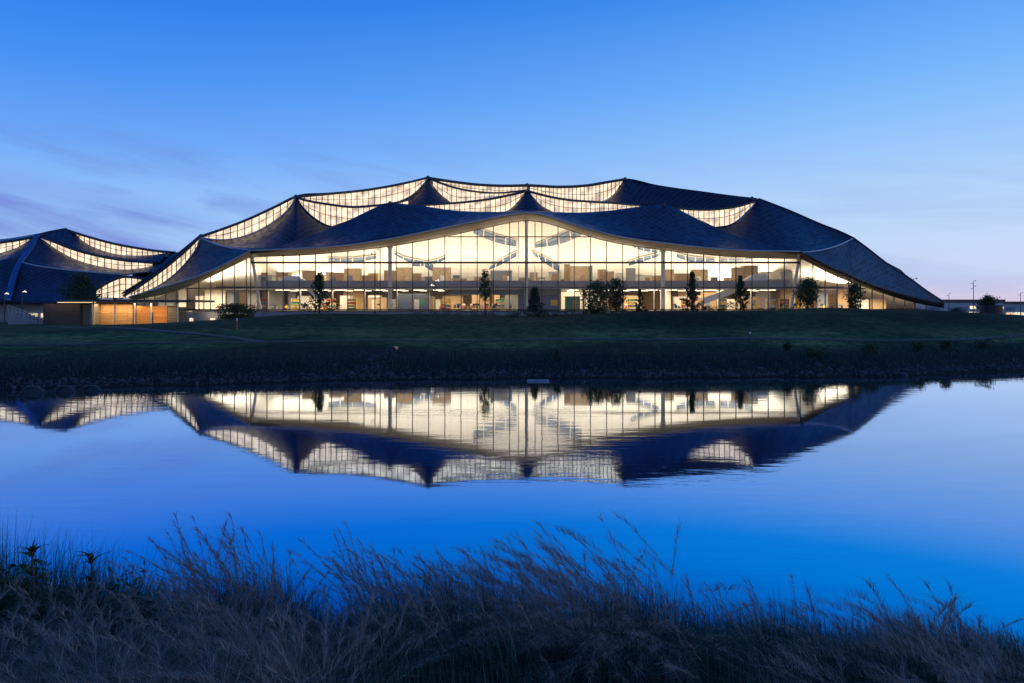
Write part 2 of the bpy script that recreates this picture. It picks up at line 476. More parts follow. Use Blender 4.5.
def canopy(name, parent, a, b, n=64, nv=10, sag=0.0, mat='roof', thick=0.25):
    A, B = (C(a, n) if not isinstance(a[0], Vector) else a), (C(b, n) if not isinstance(b[0], Vector) else b)
    r, u = loft_rows(A, B, nv, sag)
    return MB().grid(r, u).build(name, M[mat], parent, smooth=True, thick=thick)

def edge(name, parent, a, r, mat='beam', n=40):
    return MB().tube(C(a, n), r, 6).build(name, M[mat], parent, smooth=True)

def clerestory(parent, up, lo, nm, pane='pane', beam=0.3, transoms=(0.5,), trim=True, name='clerestory'):
    x0 = max(min(p[0] for p in up), min(p[0] for p in lo)); x1 = min(max(p[0] for p in up), max(p[0] for p in lo))
    m = 4 * nm + 1
    px = np.linspace(x0, x1, m)
    U, Lw = by_px(up, px), by_px(lo, px)
    A = [W(*p) for p in U]; B = [W(p[0], max(p[1], q[1] + .05), p[2]) for p, q in zip(Lw, U)]
    back = Vector((0, 0.12, 0)); fore = Vector((0, -0.1, 0))
    r, u = loft_rows([p + back for p in A], [p + back for p in B], 3)
    win = MB().grid(r, u).build(name, M[pane], parent, smooth=True)
    mb = MB()
    for i in range(4, m - 1, 4):
        if (A[i] - B[i]).length > 0.25: mb.bar(A[i] + fore, B[i] + fore, 0.105, 4, sq=True)
    for t in transoms:
        mb.tube([a.lerp(b, t) + fore for a, b in zip(A, B)], 0.055, 4)
    mb.tube([b + fore for b in B], 0.07, 4)
    mb.build('frame', M['mullion'], win)
    if beam: MB().tube([p + fore for p in C(up, 40)], beam, 6).build('edge_beam', M['beam'], win, smooth=True)
    if trim: MB().tube([p + fore * 2 for p in C(lo, 40)], 0.16, 6).build('sill', M['trim'], win, smooth=True)
    return win

def by_px(curve, pxs):
    cc = traced(curve, 400); cc = cc[np.argsort(cc[:, 0])]
    return [(p, float(np.interp(p, cc[:, 0], cc[:, 1])), float(np.interp(p, cc[:, 0], cc[:, 2]))) for p in pxs]

hall = empty('office_building', W(527, 310, 134), 'large glass fronted office building under a tented roof of dark blue panels', 'building')
hall.location = (3.0, 134, tz(3, 134))
# parts are built in world coordinates: give every part the inverse of the root's offset at the end
ROOTS = [hall]

EAVE_T = [(251,250.5,131),(275,249.5,131),(300,248.5,131),(347,245,131),(394,238,131),(440,228.5,131),(487,219,131),(512,213.8,131),(527,212,131,1),(542,214.5,131),(574,224.5,131),(597,231,131),(620,236.5,131),(644,240.5,131),(667,243.3,131),(704,247.5,131),(748,250.5,131),(800,251.5,131)]
EAVE_B = [(251,256.7,134),(275,255.7,134),(300,254.8,134),(347,250.8,134),(394,245.2,134),(440,237,134),(487,227,134),(512,221.8,134),(527,220,134),(542,221.8,134),(574,231,134),(597,238,134),(620,243.3,134),(644,247,134),(667,250,134),(704,254,134),(748,257,134),(800,258.3,134)]
CREST = [(251,250,132),(270,249,134),(300,240,139),(335,225.5,143),(348,221,144.3),(365,212.8,145.5),(378,206.8,146),(390,203,146,1),(420,206,145.5),(450,210.5,145),(480,212.3,144),(505,212,143.5),(527,210.8,143),(550,212.3,143.5),(580,213,144.5),(610,211,145.5),(640,207,146),(664,205,146,1),(677,209,146),(689,215.3,145.5),(702,222,144.6),(720,229,143),(750,239,139.5),(780,248.5,135),(800,251,132)]
n_f = 90
pxs = np.linspace(251, 800, n_f)
fa = [W(*p) for p in by_px(EAVE_T, pxs)]; fc = [W(*p) for p in by_px(CREST, pxs)]; fb = [W(*p) for p in by_px(EAVE_B, pxs)]
canopy('roof_canopy', hall, fa, fc, nv=12, sag=0.5)
canopy('fascia', hall, fa, fb, nv=3, mat='fascia', thick=0.1)
MB().tube([p + Vector((0, -0.1, 0)) for p in fa], 0.17, 6).build('eave_trim', M['trim'], hall, smooth=True)

# left side canopy, its seam and its end clerestory
L_IN = [(201,238,146),(196,250,146.3),(187,262,146.7),(172,277,147.2),(155,288,147.6),(130,297.2,148)]
L_SEAM = [(201,238,146),(214,243.5,142),(229,247.5,138),(243,249.5,134),(251,250.5,131,1)]
L_EAVE = [(251,250.5,131),(237,257.8,132.8),(213.7,269.5,135.8),(190,279,139),(167,286,142),(129,297,147)]
L_EAVB = [(251,256.7,134),(237,263.7,135.7),(213.7,275.4,138.5),(190,286,141.3),(167,293.5,144.3),(134,300,148.5)]
canopy('roof_canopy', hall, L_IN, L_SEAM + L_EAVE[1:], n=80, nv=12)
canopy('fascia', hall, L_EAVE, L_EAVB, nv=3, mat='fascia', thick=0.1)
edge('eave_trim', hall, L_EAVE, 0.17, 'trim'); edge('roof_seam', hall, L_SEAM, 0.2, 'trim')
L_OUT = [(200,237,146.2),(185,251.5,146.6),(165,268,147.1),(140,286,147.7),(124,296,148.1)]
clerestory(hall, L_OUT, L_IN[0:1] + L_IN[1:], 15, beam=0.3)
canopy('roof_canopy', hall, [(201,235.5,146.5),(184,249.5,147),(163,266.5,147.5),(134,286.5,148.2),(114,298,149)], [(201.5,236.5,152),(186,250.5,160),(168,266,165),(140,287,168),(122,298.5,170)], nv=6)
edge('ridge_beam', hall, [(201,236,146.4),(184,250,146.8),(163,267,147.3),(134,287,148),(114,298.5,148.8)], 0.38, 'roof')

# brown lit canopy below the second tier, left
B1_T = [(201,237.5,146),(214,239.5,147),(232,239.2,148),(251,234,149.5),(270,224.5,151),(284,214,152),(292,205,152.2),(296,197.5,152.3,1),(299,203,152),(305,210.5,151.6),(314,218.5,151.2),(325,225,151),(341,229,150.6),(362,230,150.4)]
B1_B = [(201,238,146),(214,243.5,142),(229,247.5,138),(243,249.5,134.5),(252,250.3,133.5),(264,251,134.5),(285,252,137),(310,252,140),(340,250,143),(365,246,145)]
canopy('roof_canopy', hall, B1_T, B1_B, n=80, nv=10, sag=0.4)
clerestory(hall, [(202,236.5,146.2),(222,229.5,147.5),(248,219.5,149.5),(275,207,151.5),(295,197,152.5)], [(202,237.5,146),(214,239.5,147),(232,239.2,148),(251,234,149.5),(270,224.5,151),(284,214,152),(292,205,152.2),(296,198,152.3)], 13)
# outline roof beyond the first tier
canopy('roof_canopy', hall, [(201,235.5,146.4),(222,228.5,147.7),(248,218.5,149.7),(275,206,151.7),(296,196,152.7),(330,193,156),(365,189.5,160),(400,183.5,163.5),(428,177.3,166)],
       [(205,237,175),(230,231,185),(255,222,195),(285,212,200),(300,203,205),(340,200,210),(370,197,212),(405,192,214),(430,187,215)], nv=6)
# tier two: glass between first peaks and the top
clerestory(hall, [(297,197,152.6),(330,194,156),(365,190.5,160),(400,184.5,163.5),(427,178,165.8)], [(299,199,152.6),(320,204,154),(350,207.5,156),(378,206.5,158.5),(398,202,161),(413,194.5,163),(422,186,165),(428,178.5,165.8)], 22)
clerestory(hall, [(297,198,152.4),(310,201.3,152),(330,204.6,151.6),(350,207,151.5),(372,206,152),(395,203,153),(408,200,155)], [(298,201,152.3),(305,210.5,151.8),(314,218.5,151.4),(325,225,151.1),(341,229,150.8),(372,230,150.6),(408,226,151)], 20, trim=False)
edge('roof_seam', hall, B1_T[7:], 0.3, 'roof')
# summit faces
canopy('roof_canopy', hall, [(394,205,161.5),(411,196.5,163.5),(421,187.5,165),(428,178,166,1),(434,187,165),(441,195,163.5),(452,203.5,161.5)], [(390,214,154),(403,215,154),(415,215,154),(428,215,154),(438,215,154),(448,215,154),(458,214,154)], nv=8)
# outline between the two summits
OUTM = [(428,177,166.3),(450,180.5,166),(478,183.8,165.6),(505,185,165),(527,184.6,164.5),(562,186,165),(588,184.5,165.5),(606,181.5,166),(625,178.5,166.4)]
canopy('roof_canopy', hall, OUTM, [(430,187,215),(455,189,215),(480,192,215),(505,193,215),(527,193,215),(562,194,215),(588,193,215),(606,191,215),(625,188,215)], nv=5)
BEAM1 = [(430,179,165.8),(450,186.5,165),(470,191,164),(488,193,162.5),(506,193,160),(520,191.4,157),(528,190.5,156)]
BEAM2 = [(414,206,156.5),(440,204.2,156),(470,201.8,155),(495,198.3,154),(512,194.7,153),(526,191.3,152.5)]
clerestory(hall, [(429,178.5,166.2),(450,181.7,165.9),(478,185,165.5),(505,186.2,165),(527,185.8,164.4)], [(431,181,166.2),(450,187.5,165.9),(470,192,165.5),(488,194,165),(506,195.5,164.8),(527,197,164.4)], 24, trim=False)
clerestory(hall, BEAM1, [(433,187,165.2),(442,196,163.2),(453,205,160.5),(475,203,158),(500,199,155.5),(520,193.6,153.4),(527,191.8,153)], 20, trim=False)
clerestory(hall, BEAM2, [(414,216,153.5),(440,216,153),(470,216,152.5),(495,215,152.2),(508,211,152.2),(519,202,152.4),(526.8,192,152.6)], 22, trim=False)
# middle peak face
canopy('roof_canopy', hall, [(502,214,150.5),(512,208,151.5),(520,199.5,152.3),(527,191,152.8,1),(532,196,152.3),(539,204,151.5),(556,214,150.5)], [(498,218,145),(508,218,145),(518,218,145),(527,218,145),(537,218,145),(547,218,145),(560,218,145)], nv=8)
BEAM3 = [(528,191.3,152.6),(548,196.5,153.5),(570,200.3,155),(590,201.8,156),(610,203,156.5),(640,205.5,156.5)]
clerestory(hall, [(530,185.8,164.6),(562,187.3,165),(588,185.8,165.5),(606,182.8,166),(623,179.8,166.2)], [(530,191,164.4),(548,197.5,164.5),(570,201.5,164.8),(590,203,165),(604,200.5,165.2),(613,195,165.5),(619,187,166),(623.5,180.5,166.2)], 24, trim=False)
clerestory(hall, BEAM3, [(532,196,152.5),(539,204,152),(549,211,151.7),(580,216,152),(610,215,152.4),(642,214,153)], 24, trim=False)
# right summit roof, sweeping down to the right peak
R0_T = [(601,203.5,162.5),(612,197,164),(619,189,165.5),(625,178.8,166.3,1),(627,178.9,166.4),(658,185.5,162),(700,191.5,157),(740,196.8,153.5),(757,198.6,152.5)]
R0_B = [(603,206,157),(622,206,156.8),(640,206.5,156.5),(655,207,156),(671,207.5,155.3),(700,209.3,154),(720,208.8,153.3),(740,205.3,152.8),(757,200,152.4)]
canopy('roof_canopy', hall, R0_T, R0_B, n=80, nv=8, sag=0.2)
canopy('roof_canopy', hall, R0_T[4:], [(630,188,215),(665,194,215),(705,200,212),(745,206,208),(760,208,205)], nv=5)
clerestory(hall, [(668,207.8,155.2),(690,209.5,154.4),(710,209.8,153.6),(730,207.8,153),(745,204.5,152.7),(755,201,152.4)], [(668,226,150),(690,228,150),(715,229,150),(732,224.5,150.8),(746,214,151.7),(755.5,202,152.3)], 17, transoms=(0.45,))
R1_T = [(690,226,150),(715,228,150),(731,225,150.6),(741,218.5,151.4),(749.5,210,152),(756,203,152.3),(759,199,152.5,1),(790,211.3,151),(820,224.3,149),(845,234.3,147),(853,238,146)]
R1_B = [(690,241,143),(710,247,140),(735,252,136.5),(770,253,134.5),(800,252.5,133),(813,251.5,135),(822,250,137),(832,247.5,139.3),(841,244.3,142),(848,241,144.5),(853,238.5,146,1)]
canopy('roof_canopy', hall, R1_T, R1_B, n=80, nv=12, sag=0.6)
edge('roof_seam', hall, R1_T[1:7], 0.28, 'roof')
edge('roof_seam', hall, R1_B[4:], 0.2, 'trim')
R_OUT = [(853,238,146),(866,247.5,146.8),(880,258.5,147.3),(893,268,147.8),(908,277.5,148.2),(925,290,148.7),(944,302.5,149.3)]
R_EAVE = [(800,251.5,131),(812,257.5,132.2),(826,265.5,133.8),(845,274,136),(865,283,138.5),(886,290,141.2),(906,295.5,144),(926,299.8,146.8),(944,303,149.3)]
R_EAVB = [(800,258.3,134),(812,264,135.2),(826,271.5,136.7),(845,280,138.8),(865,287.3,141),(886,294.5,143.5),(906,300.5,146),(926,305,148.3),(944,308,150.3)]
R2_T = R1_B[4:] + R_OUT[1:]
canopy('roof_canopy', hall, R2_T, R_EAVE, n=80, nv=12, sag=0.3)
canopy('fascia', hall, R_EAVE, R_EAVB, nv=3, mat='beam', thick=0.1)  # same fascia in a dark material: its unlit look is put into the colour
edge('ridge_beam', hall, R_OUT, 0.25, 'roof'); edge('ridge_beam', hall, [(759,199,152.5),(790,211,151),(820,224,149),(845,234,147),(853,238,146)], 0.25, 'roof')
canopy('roof_canopy', hall, [(853,238.5,146.5),(880,259,147.8),(893.5,266.5,148.2),(900,270,148.8),(908,278,149),(944,303,149.8)], [(840,243,190),(865,262,190),(880,270,190),(886,274,190),(893,280,190),(925,303,190)], nv=4)
canopy('roof_canopy', hall, [(759,199,153),(790,211.3,151.5),(820,224.3,149.5),(853,238,146.5)], [(750,210,205),(780,219,200),(808,232,195),(840,243,190)], nv=4)
for px, py, d in ((428,177,166),(527,184.5,164.5),(625,178.5,166.3),(296,196,152.6),(752,198,152.6),(664,204.6,146),(390,202.6,146),(201,235.5,146.3)):
    p = W(px, py, d)
    mb = MB(); mb.bar(p + Vector((0, 0, -0.5)), p + Vector((0, 0, 0.15)), 0.6, 8, 0.4); mb.bar(p + Vector((0, 0, 0.15)), p + Vector((0, 0, 0.3)), 0.25, 6)
    mb.build('ridge_cap', M['beam'], hall)

# ---- glazed facades
FLOOR1, SLAB2, TOP2 = 5.35, 9.85, 10.35
def glaze(parent, head, base_z, step, ztr, thick_tr):
    """head: world points along the head of the glass; upright frames every `step` metres"""
    H = [p.copy() for p in head]
    r = [[Vector((p.x, p.y, base_z)) for p in H], H]
    L_ = [0]
    for i in range(1, len(H)): L_.append(L_[-1] + (Vector((H[i].x, H[i].y, 0)) - Vector((H[i-1].x, H[i-1].y, 0))).length)
    g = MB().grid(r, [[(l, base_z) for l in L_], [(l, p.z) for l, p in zip(L_, H)]]).build('glass_wall', M['glass'], parent)
    mb = MB()
    def at(l):
        k = min(max(int(np.searchsorted(L_, l)) - 1, 0), len(H) - 2); f = (l - L_[k]) / (L_[k+1] - L_[k]); return H[k].lerp(H[k+1], f)
    nn = int(L_[-1] / step)
    for i in range(nn + 1):
        p = at(min(i * step, L_[-1]))
        if p.z - base_z > 0.4: mb.bar((p.x, p.y - 0.1, base_z), (p.x, p.y - 0.1, p.z), 0.11, 4, sq=True)
    mb.tube([Vector((p.x, p.y - 0.1, base_z + .35)) for p in H], 0.09, 4)
    mb.build('mullion', M['mullion'], g)
    mb = MB()
    for z, rr in zip(ztr, thick_tr):
        seg = []
        for p in H + [None]:
            if p is not None and p.z > z + 0.15: seg.append(Vector((p.x, p.y - 0.18, z)))
            else:
                if len(seg) > 1: mb.tube(seg, rr, 4)
                seg = []
    mb.build('transom', M['mullion'], g)
    return g
glaze(hall, fb, 4.9, 3.17, [5.5, 9.85, 14.7, 19.75], [0.09, 0.1, 0.19, 0.1])
lb = C(L_EAVB, 50)[::-1]; rb = C(R_EAVB[:8], 50)
glaze(hall, [p for p in lb], 5.0, 3.3, [5.5, 9.85], [0.09, 0.1])
glaze(hall, [p for p in rb], 4.9, 3.3, [5.5, 9.85], [0.09, 0.1])

# ---- columns
for (x0, y0, x1, y1, d, r, top) in ((390,246,390,314,135.2,0.42,0), (526.5,220,526.5,314,135.2,0.33,0), (663,250,663,314,135.2,0.45,0), (252,256,261,314,134.9,0.3,0), (799,259,790,314,134.9,0.33,0)):
    a, b = W(x0, y0, d), W(x1, y1, d)
    mb = MB(); mb.bar(b, a, r, 12, r * 0.9); mb.bar(b, b + Vector((0, 0, 0.5)), r * 1.5, 12, r * 1.1); mb.bar(a + Vector((0, 0, -0.7)), a, r * 0.9, 12, r * 1.7)
    mb.build('column', M['steel'], hall, smooth=False)
# inner columns and cables at the centre bay
mb = MB()
for px in (518.5, 535):
    mb.bar(W(px, 218, 141), W(px, 290, 141), 0.13, 6)
mb.build('inner_mast', M['steel'], hall)

# ---- inner lining: under the front canopy and the far canopies falling to the back
IT = [(128,299,151),(150,293.5,150.5),(200,266,149.5),(225,254,148.5),(251,252,147),(300,247,144.5),(335,229,144.5),(365,213,146),(390,207,146.5),(420,210,146.2),(450,214,146),(480,216,145.2),(527,214.5,144.2),(580,217,145.2),(610,215,146),(640,211,146.5),(664,209,146.5),(690,215,146),(720,230,144.5),(755,248,143),(800,256,146),(830,262,148),(865,280,150),(900,296,152.5),(932,305,153)]
pxi = np.linspace(128, 915, 100)
it = [W(*p) for p in by_px(IT, pxi)]
ib = [Vector(((p - CX) * dd / FPX, dd, 5.0)) for p in pxi for dd in [192 - 32 * abs((p - 527) / 395) ** 2]]
rows, uvs = [], []
for j in range(17):
    t = j / 16
    rows.append([a.lerp(b, t) + Vector((0, 0, 5.0 * max(0, 1 - ((p - 527) / 340) ** 2) * 4 * t * (1 - t))) for a, b, p in zip(it, ib, pxi)])
    uvs.append([(p * .2, t * 40) for p in pxi])
lining = MB().grid(rows, uvs).build('ceiling_lining', M['ceil'], hall, smooth=True)
ih = [p + Vector((0, 0.3, -0.15)) for p in fb]
canopy('ceiling_lining', hall, ih, [W(a[0], a[1] + 4, a[2]) for a in by_px(CREST, pxs)], nv=6, mat='ceil', thick=None)
lin_b = by_px([(p[0], p[1], p[2]) for p in IT], [x for x in np.linspace(134, 251, 30)])
bv = BVHTree.FromPolygons([v.co.copy() for v in lining.data.vertices], [tuple(p.vertices) for p in lining.data.polygons])
def on_lining(px, py, off=0.5):
    o = Vector((0, 0, CZ)); d = W(px, py, 100) - o; d.normalize()
    h = bv.ray_cast(o, d)
    return (h[0] - d * off) if h[0] is not None else W(px, py, 160)
smiles = [([(473,226),(487,231),(502,236),(517,240)], [(473,233),(487,239),(502,244),(517,246.5)]),
          ([(535,244),(550,238),(566,231),(582,226)], [(535,247.5),(550,246),(566,242),(582,235)]),
          ([(490,266),(500,260),(508,255.5),(517,251)], [(488,270),(499,265.5),(508,261),(517,256)]),
          ([(530,250),(541,255),(551,260),(560,265)], [(533,254),(542,261),(551,267),(560,272)]),
          ([(328,257),(345,258),(360,257),(377,255)], [(328,262),(345,263.5),(360,262),(377,258)]),
          ([(394,252),(405,257),(420,260),(434,264)], [(394,254),(405,260.5),(420,264.5),(434,272)]),
          ([(412,262),(424,262),(434,260),(446,256)], [(412,266),(424,266),(434,264),(446,259)]),
          ([(630,243),(638,246),(648,248),(658,250)], [(630,245),(638,249),(648,251.5),(658,253)]),
          ([(628,262),(638,258),(648,255.5),(659,253)], [(628,266),(638,263),(648,260),(659,256)]),
          ([(676,253),(688,256),(700,257.5),(715,258)], [(676,257),(688,261),(700,263),(715,263.5)]),
          ([(720,258),(730,258),(740,258),(752,257)], [(720,263),(730,263.5),(740,263),(752,261)])]
for a, b in smiles:
    pa = [tuple(x) for x in catmull(a, 9)]; pb = [tuple(x) for x in catmull(b, 9)]
    A = [on_lining(*p) for p in pa]; B = [on_lining(*p) for p in pb]
    r, u = loft_rows(A, B, 2)
    w = MB().grid(r, u).build('inner_clerestory', M['innerglass'], hall, smooth=True, thick=0.1)
    mb = MB()
    for i in range(0, 9, 2): mb.bar(A[i] + Vector((0, -0.15, 0)), B[i] + Vector((0, -0.15, 0)), 0.14, 4)
    mb.tube([p + Vector((0, -0.15, 0)) for p in A], 0.1, 4)
    mb.build('frame', M['white'], w)

# ---- floors
mb = MB(); mb.box(-82, 90, 150.2, 176, 4.8, FLOOR1); mb.box(-50.5, 55.7, 134.6, 150.2, 4.8, FLOOR1); mb.box(-66, -50.5, 141, 150.2, 4.8, FLOOR1); mb.box(55.7, 74, 141.5, 150.2, 4.8, FLOOR1)
mb.build('ground_floor', M['floor'], hall)
mb = MB(); mb.box(-50, 55.4, 136.3, 176, SLAB2, TOP2); mb.box(-62, -50, 143, 176, SLAB2, TOP2); mb.box(55.4, 70, 144, 176, SLAB2, TOP2)
mb.build('upper_floor', M['slab'], hall)
mb = MB(); mb.box(-50, 55.4, 136.0, 136.28, SLAB2 - 0.25, TOP2 + 0.9)
mb.build('balustrade', M['slab'], hall)
# ground floor back wall (with doorways) and its rooms
x = -80.0
while x < 84:
    w = random.choice([1.6, 2.4, 3.4, 4.6]); g_ = random.choice([.5, 1.2, 2.2, 3.0]); yy = random.choice([148.5, 151.5, 154.5])
    if abs(x) > 48: yy = 154.5
    h = random.choice([SLAB2 - .03, SLAB2 - .03, FLOOR1 + 2.4, FLOOR1 + 3.2])
    mb = MB(); mb.box(x, x + w, yy, yy + .25, FLOOR1 + .004, h)
    if random.random() < .6: mb.box(x + w - .2, x + w, yy + .26, yy + 2.6, FLOOR1 + .004, h)
    mb.build('partition', M[random.choice(['white', 'white', 'tan', 'oak', 'grey', 'white', 'slate'])], hall)
    x += w + g_
for k in range(16):
    xx = -50 + k * 6.6
    MB().bar((xx, 140.2, FLOOR1), (xx, 140.2, SLAB2), .13, 8).build('inner_post', M['steel'], hall)
mb = MB(); mb.box(-82, 88, 166, 166.3, FLOOR1, SLAB2 - 0.02); mb.build('back_wall', M['tan'], hall)

def room(px0, px1, pyt, d, z0, mat, depth=2.6, frame=True):
    """a free standing meeting room box: walls, cap and dark door opening"""
    a, b = W(px0, pyt, d), W(px1, pyt, d)
    mb = MB(); mb.box(a.x, b.x, d, d + depth, z0, a.z)
    o = mb.build('meeting_room', M[mat], hall)
    md = o.modifiers.new('edge', 'BEVEL'); md.width = 0.05; md.segments = 1
    mb = MB(); mb.box(a.x - 0.08, b.x + 0.08, d - 0.08, d + depth + 0.08, a.z + 0.003, a.z + 0.14)
    mb.build('cornice', M['trim'], o)
    w = b.x - a.x
    if w > 2.4:
        dx = a.x + w * random.uniform(0.15, 0.6)
        mb = MB(); mb.box(dx, dx + 1.0, d - 0.06, d - 0.003, z0 + 0.01, min(z0 + 2.2, a.z - 0.2)); mb.build('door', M[random.choice(['slate', 'oak', 'white'])], o)
    if w > 4:
        mb = MB(); mb.box(b.x - 1.9, b.x - 0.5, d - 0.05, d - 0.004, z0 + 1.0, min(z0 + 2.1, a.z - 0.3)); mb.build('notice_board', M[random.choice(['white', 'green', 'red', 'yellow'])], o)
    return o
for a in ((329,341,273,146,'oak'),(344,359,269,143,'tan'),(361,372,276,148,'oak'),(384,394,271,150,'oak'),(396,410,268,143,'tan'),(412,420,274,149,'oak'),
          (425,432,277,148,'grey'),(432.5,450,268,142,'tan'),(452,466,279,150,'tan'),(490.5,512,271,142,'grey'),(519,530,278,150,'oak'),(532,545,278,147,'oak'),(552,557,274,150,'oak'),
          (565,570,264.5,150,'oak'),(571,589.5,266.5,142,'tan'),(590,592.5,266,141.6,'green'),(599,606,270,150,'tan'),(607,614,272,146,'oak'),(628,635.5,268.5,143,'grey'),(637,652,276,151,'white'),
          (656,662,276,148,'oak'),(666,674,270,146,'tan'),(677,690,274,148,'oak'),(694,708,270,145,'tan'),(735,744,268,146,'oak'),(744.5,758,266,147,'tan'),(765,790,280,150,'tan'),
          (258,272,276,147,'white'),(276,288,273,150,'tan'),(302,313,271,146,'oak')):
    room(a[0], a[1], a[2], a[3], TOP2 + 0.005, a[4])
for a in ((397,428,294.5,141,'slate'),(428.5,434,297,145,'oak'),(518,560,288.7,140,'slate'),(566,580,297,139,'green'),(340,350,296,146,'white'),(368,384,298,147,'tan'),(480,489,297,146,'oak'),
          (586,600,296,146,'white'),(628,640,297,146,'tan'),(676,690,297,147,'white'),(742,760,297,146,'tan'),(700,716,298,148,'oak')):
    o = room(a[0], a[1], a[2], a[3], FLOOR1 + 0.005, a[4], 3)
for k in range(30):
    px = 258 + k * 18 + random.uniform(-5, 5)
    if 505 < px < 520: continue
    wpx = random.uniform(4, 13)
    room(px, px + wpx, random.uniform(271, 280), 153 + (k % 3) * 2, TOP2 + 0.005, random.choice(['white', 'oak', 'tan', 'grey', 'yellow', 'white', 'slate']), 1.2)
# dark soffit zone in the middle bays
mb = MB(); mb.box(W(450,300,139).x, W(560,300,139).x, 138.2, 141.8, 8.5, SLAB2 - 0.26); mb.build('bulkhead', M['grey'], hall)

def stair(pts, wid, mat):
    """flight: two stringers, treads and a solid parapet"""
    s = empty('staircase'); s.parent = hall
    a, b = Vector(pts[0]), Vector(pts[1])
    n = 18
    mb = MB()
    for i in range(n):
        p = a.lerp(b, i / n); q = a.lerp(b, (i + 1) / n)
        mb.box(min(p.x, q.x), max(p.x, q.x) - 0.002, a.y, a.y + wid, p.z - 0.1, p.z)
    mb.build('tread', M['concrete'], s)
    for dy in (-0.06, wid + 0.06):
        mb = MB(); o = Vector((0, dy, 0))
        for lo, hi, th in ((-0.25, 1.0, 0.04),):
            A, B = a + o, b + o
            mb.face([A + Vector((0, 0, lo)), B + Vector((0, 0, lo)), B + Vector((0, 0, hi)), A + Vector((0, 0, hi))])
        mb.build('parapet', M[mat], s, thick=0.08)
    return s
stair([W(322, 303, 137.8), W(299, 281, 137.8)], 1.8, 'white')
mb = MB(); p = W(284, 281, 137.8); q = W(299, 281, 137.8); mb.box(p.x, q.x, 137.7, 139.7, p.z - 0.3, p.z); mb.box(p.x, q.x, 137.6, 137.68, p.z - 0.3, p.z + 1.0); mb.build('landing', M['white'], hall)
stair([W(703, 303, 137.8), W(733, 292.5, 137.8)], 1.8, 'white'); stair([W(733, 292, 137.8), W(755, 279, 137.8)], 1.8, 'white')
mb = MB(); p = W(755, 279, 137.8); q = W(767, 279, 137.8); mb.box(p.x, q.x, 137.7, 139.7, p.z - 0.3, p.z); mb.box(p.x, q.x, 137.6, 137.68, p.z - 0.3, p.z + 1.0); mb.build('landing', M['white'], hall)

# plinth with lit openings at the low left corner
for px0, px1, d0, d1 in ((165, 200, 146, 141.5), (200, 249, 141.5, 134.6)):
    a, b = W(px0, 310, d0), W(px1, 310, d1)
    mb = MB()
    mb.face([(a.x, a.y - 0.4, 1.5), (b.x, b.y - 0.4, 1.5), (b.x, b.y - 0.4, 5.0), (a.x, a.y - 0.4, 5.0)])
    pl = mb.build('plinth', M['concrete'], hall, thick=0.3)
    for t in (0.25, 0.5, 0.75):
        p = a.lerp(b, t); q = a.lerp(b, t + 0.1)
        mb = MB(); mb.face([(p.x, p.y - 0.62, 2.4), (q.x, q.y - 0.62, 2.4), (q.x, q.y - 0.62, 3.7), (p.x, p.y - 0.62, 3.7)])
        mb.build('window', M['pane'] if t != 0.5 else M['black'], pl, thick=0.06)
mb = MB(); a, b = W(249, 310, 134), W(540, 310, 134); mb.box(a.x, b.x, 133.4, 133.8, 2.0, 5.0); mb.build('plinth', M['concrete'], hall)
mb = MB(); a, b = W(540, 310, 134), W(800, 310, 134); mb.box(a.x + 0.01, b.x, 133.4, 133.8, 2.0, 4.95); mb.build('plinth', M['concrete'], hall)

# desks, shelving and plants on the ground floor: things of their own
def copy_tree(o):
    c = o.copy(); COL.objects.link(c)
    for ch in o.children:
        k = ch.copy(); COL.objects.link(k); k.parent = c; k.matrix_parent_inverse = ch.matrix_parent_inverse
    return c
def desk_proto(top, scr, chair):
    o = empty('desk', (0, 0, 0), 'office desk with a screen and chair seen through the glass front', 'desk', 'desks behind the glass front')
    MB().box(-.8, .8, -.4, .4, .71, .75).build('desk_top', M[top], o)
    for sx in (-.74, .74):
        mb = MB(); mb.bar((sx, -.34, 0), (sx, -.34, .708), .035, 4); mb.bar((sx, .34, 0), (sx, .34, .708), .035, 4); mb.bar((sx, -.34, .1), (sx, .34, .1), .03, 4); mb.build('leg', M['steel'], o)
    mb = MB(); mb.box(-.35, .35, .1, .14, .9, 1.35); mb.bar((0, .16, .752), (0, .16, 1.0), .03, 5); mb.box(-.14, .14, .06, .28, .752, .77); mb.build('monitor', M[scr], o)
    mb = MB(); mb.box(-.27, .27, -1.0, -.5, .42, .5); mb.box(-.26, .26, -1.05, -.98, .5, 1.05); mb.bar((0, -.75, .06), (0, -.75, .42), .04, 6); mb.box(-.26, .26, -.79, -.71, 0, .06); mb.box(-.04, .04, -1.0, -.5, .001, .061); mb.build('chair', M[chair], o)
    return o
protos = [desk_proto('oak', 'black', 'red'), desk_proto('white', 'black', 'yellow'), desk_proto('white', 'slate', 'black'), desk_proto('tan', 'white', 'red')]
used = set()
def place(x, y, z):
    i = random.randrange(4)
    o = protos[i] if i not in used else copy_tree(protos[i])
    used.add(i); o.location = (x, y, z); o.rotation_euler.z = random.choice([0, 0, math.pi, math.pi / 2])
for k in range(46):
    px = random.choice([random.uniform(215, 395), random.uniform(440, 515), random.uniform(590, 840)]); y = random.uniform(137.5, 147)
    if px < 251 or px > 800: y = random.uniform(149, 152)
    place((px - CX) * y / FPX, y, FLOOR1 + .003)
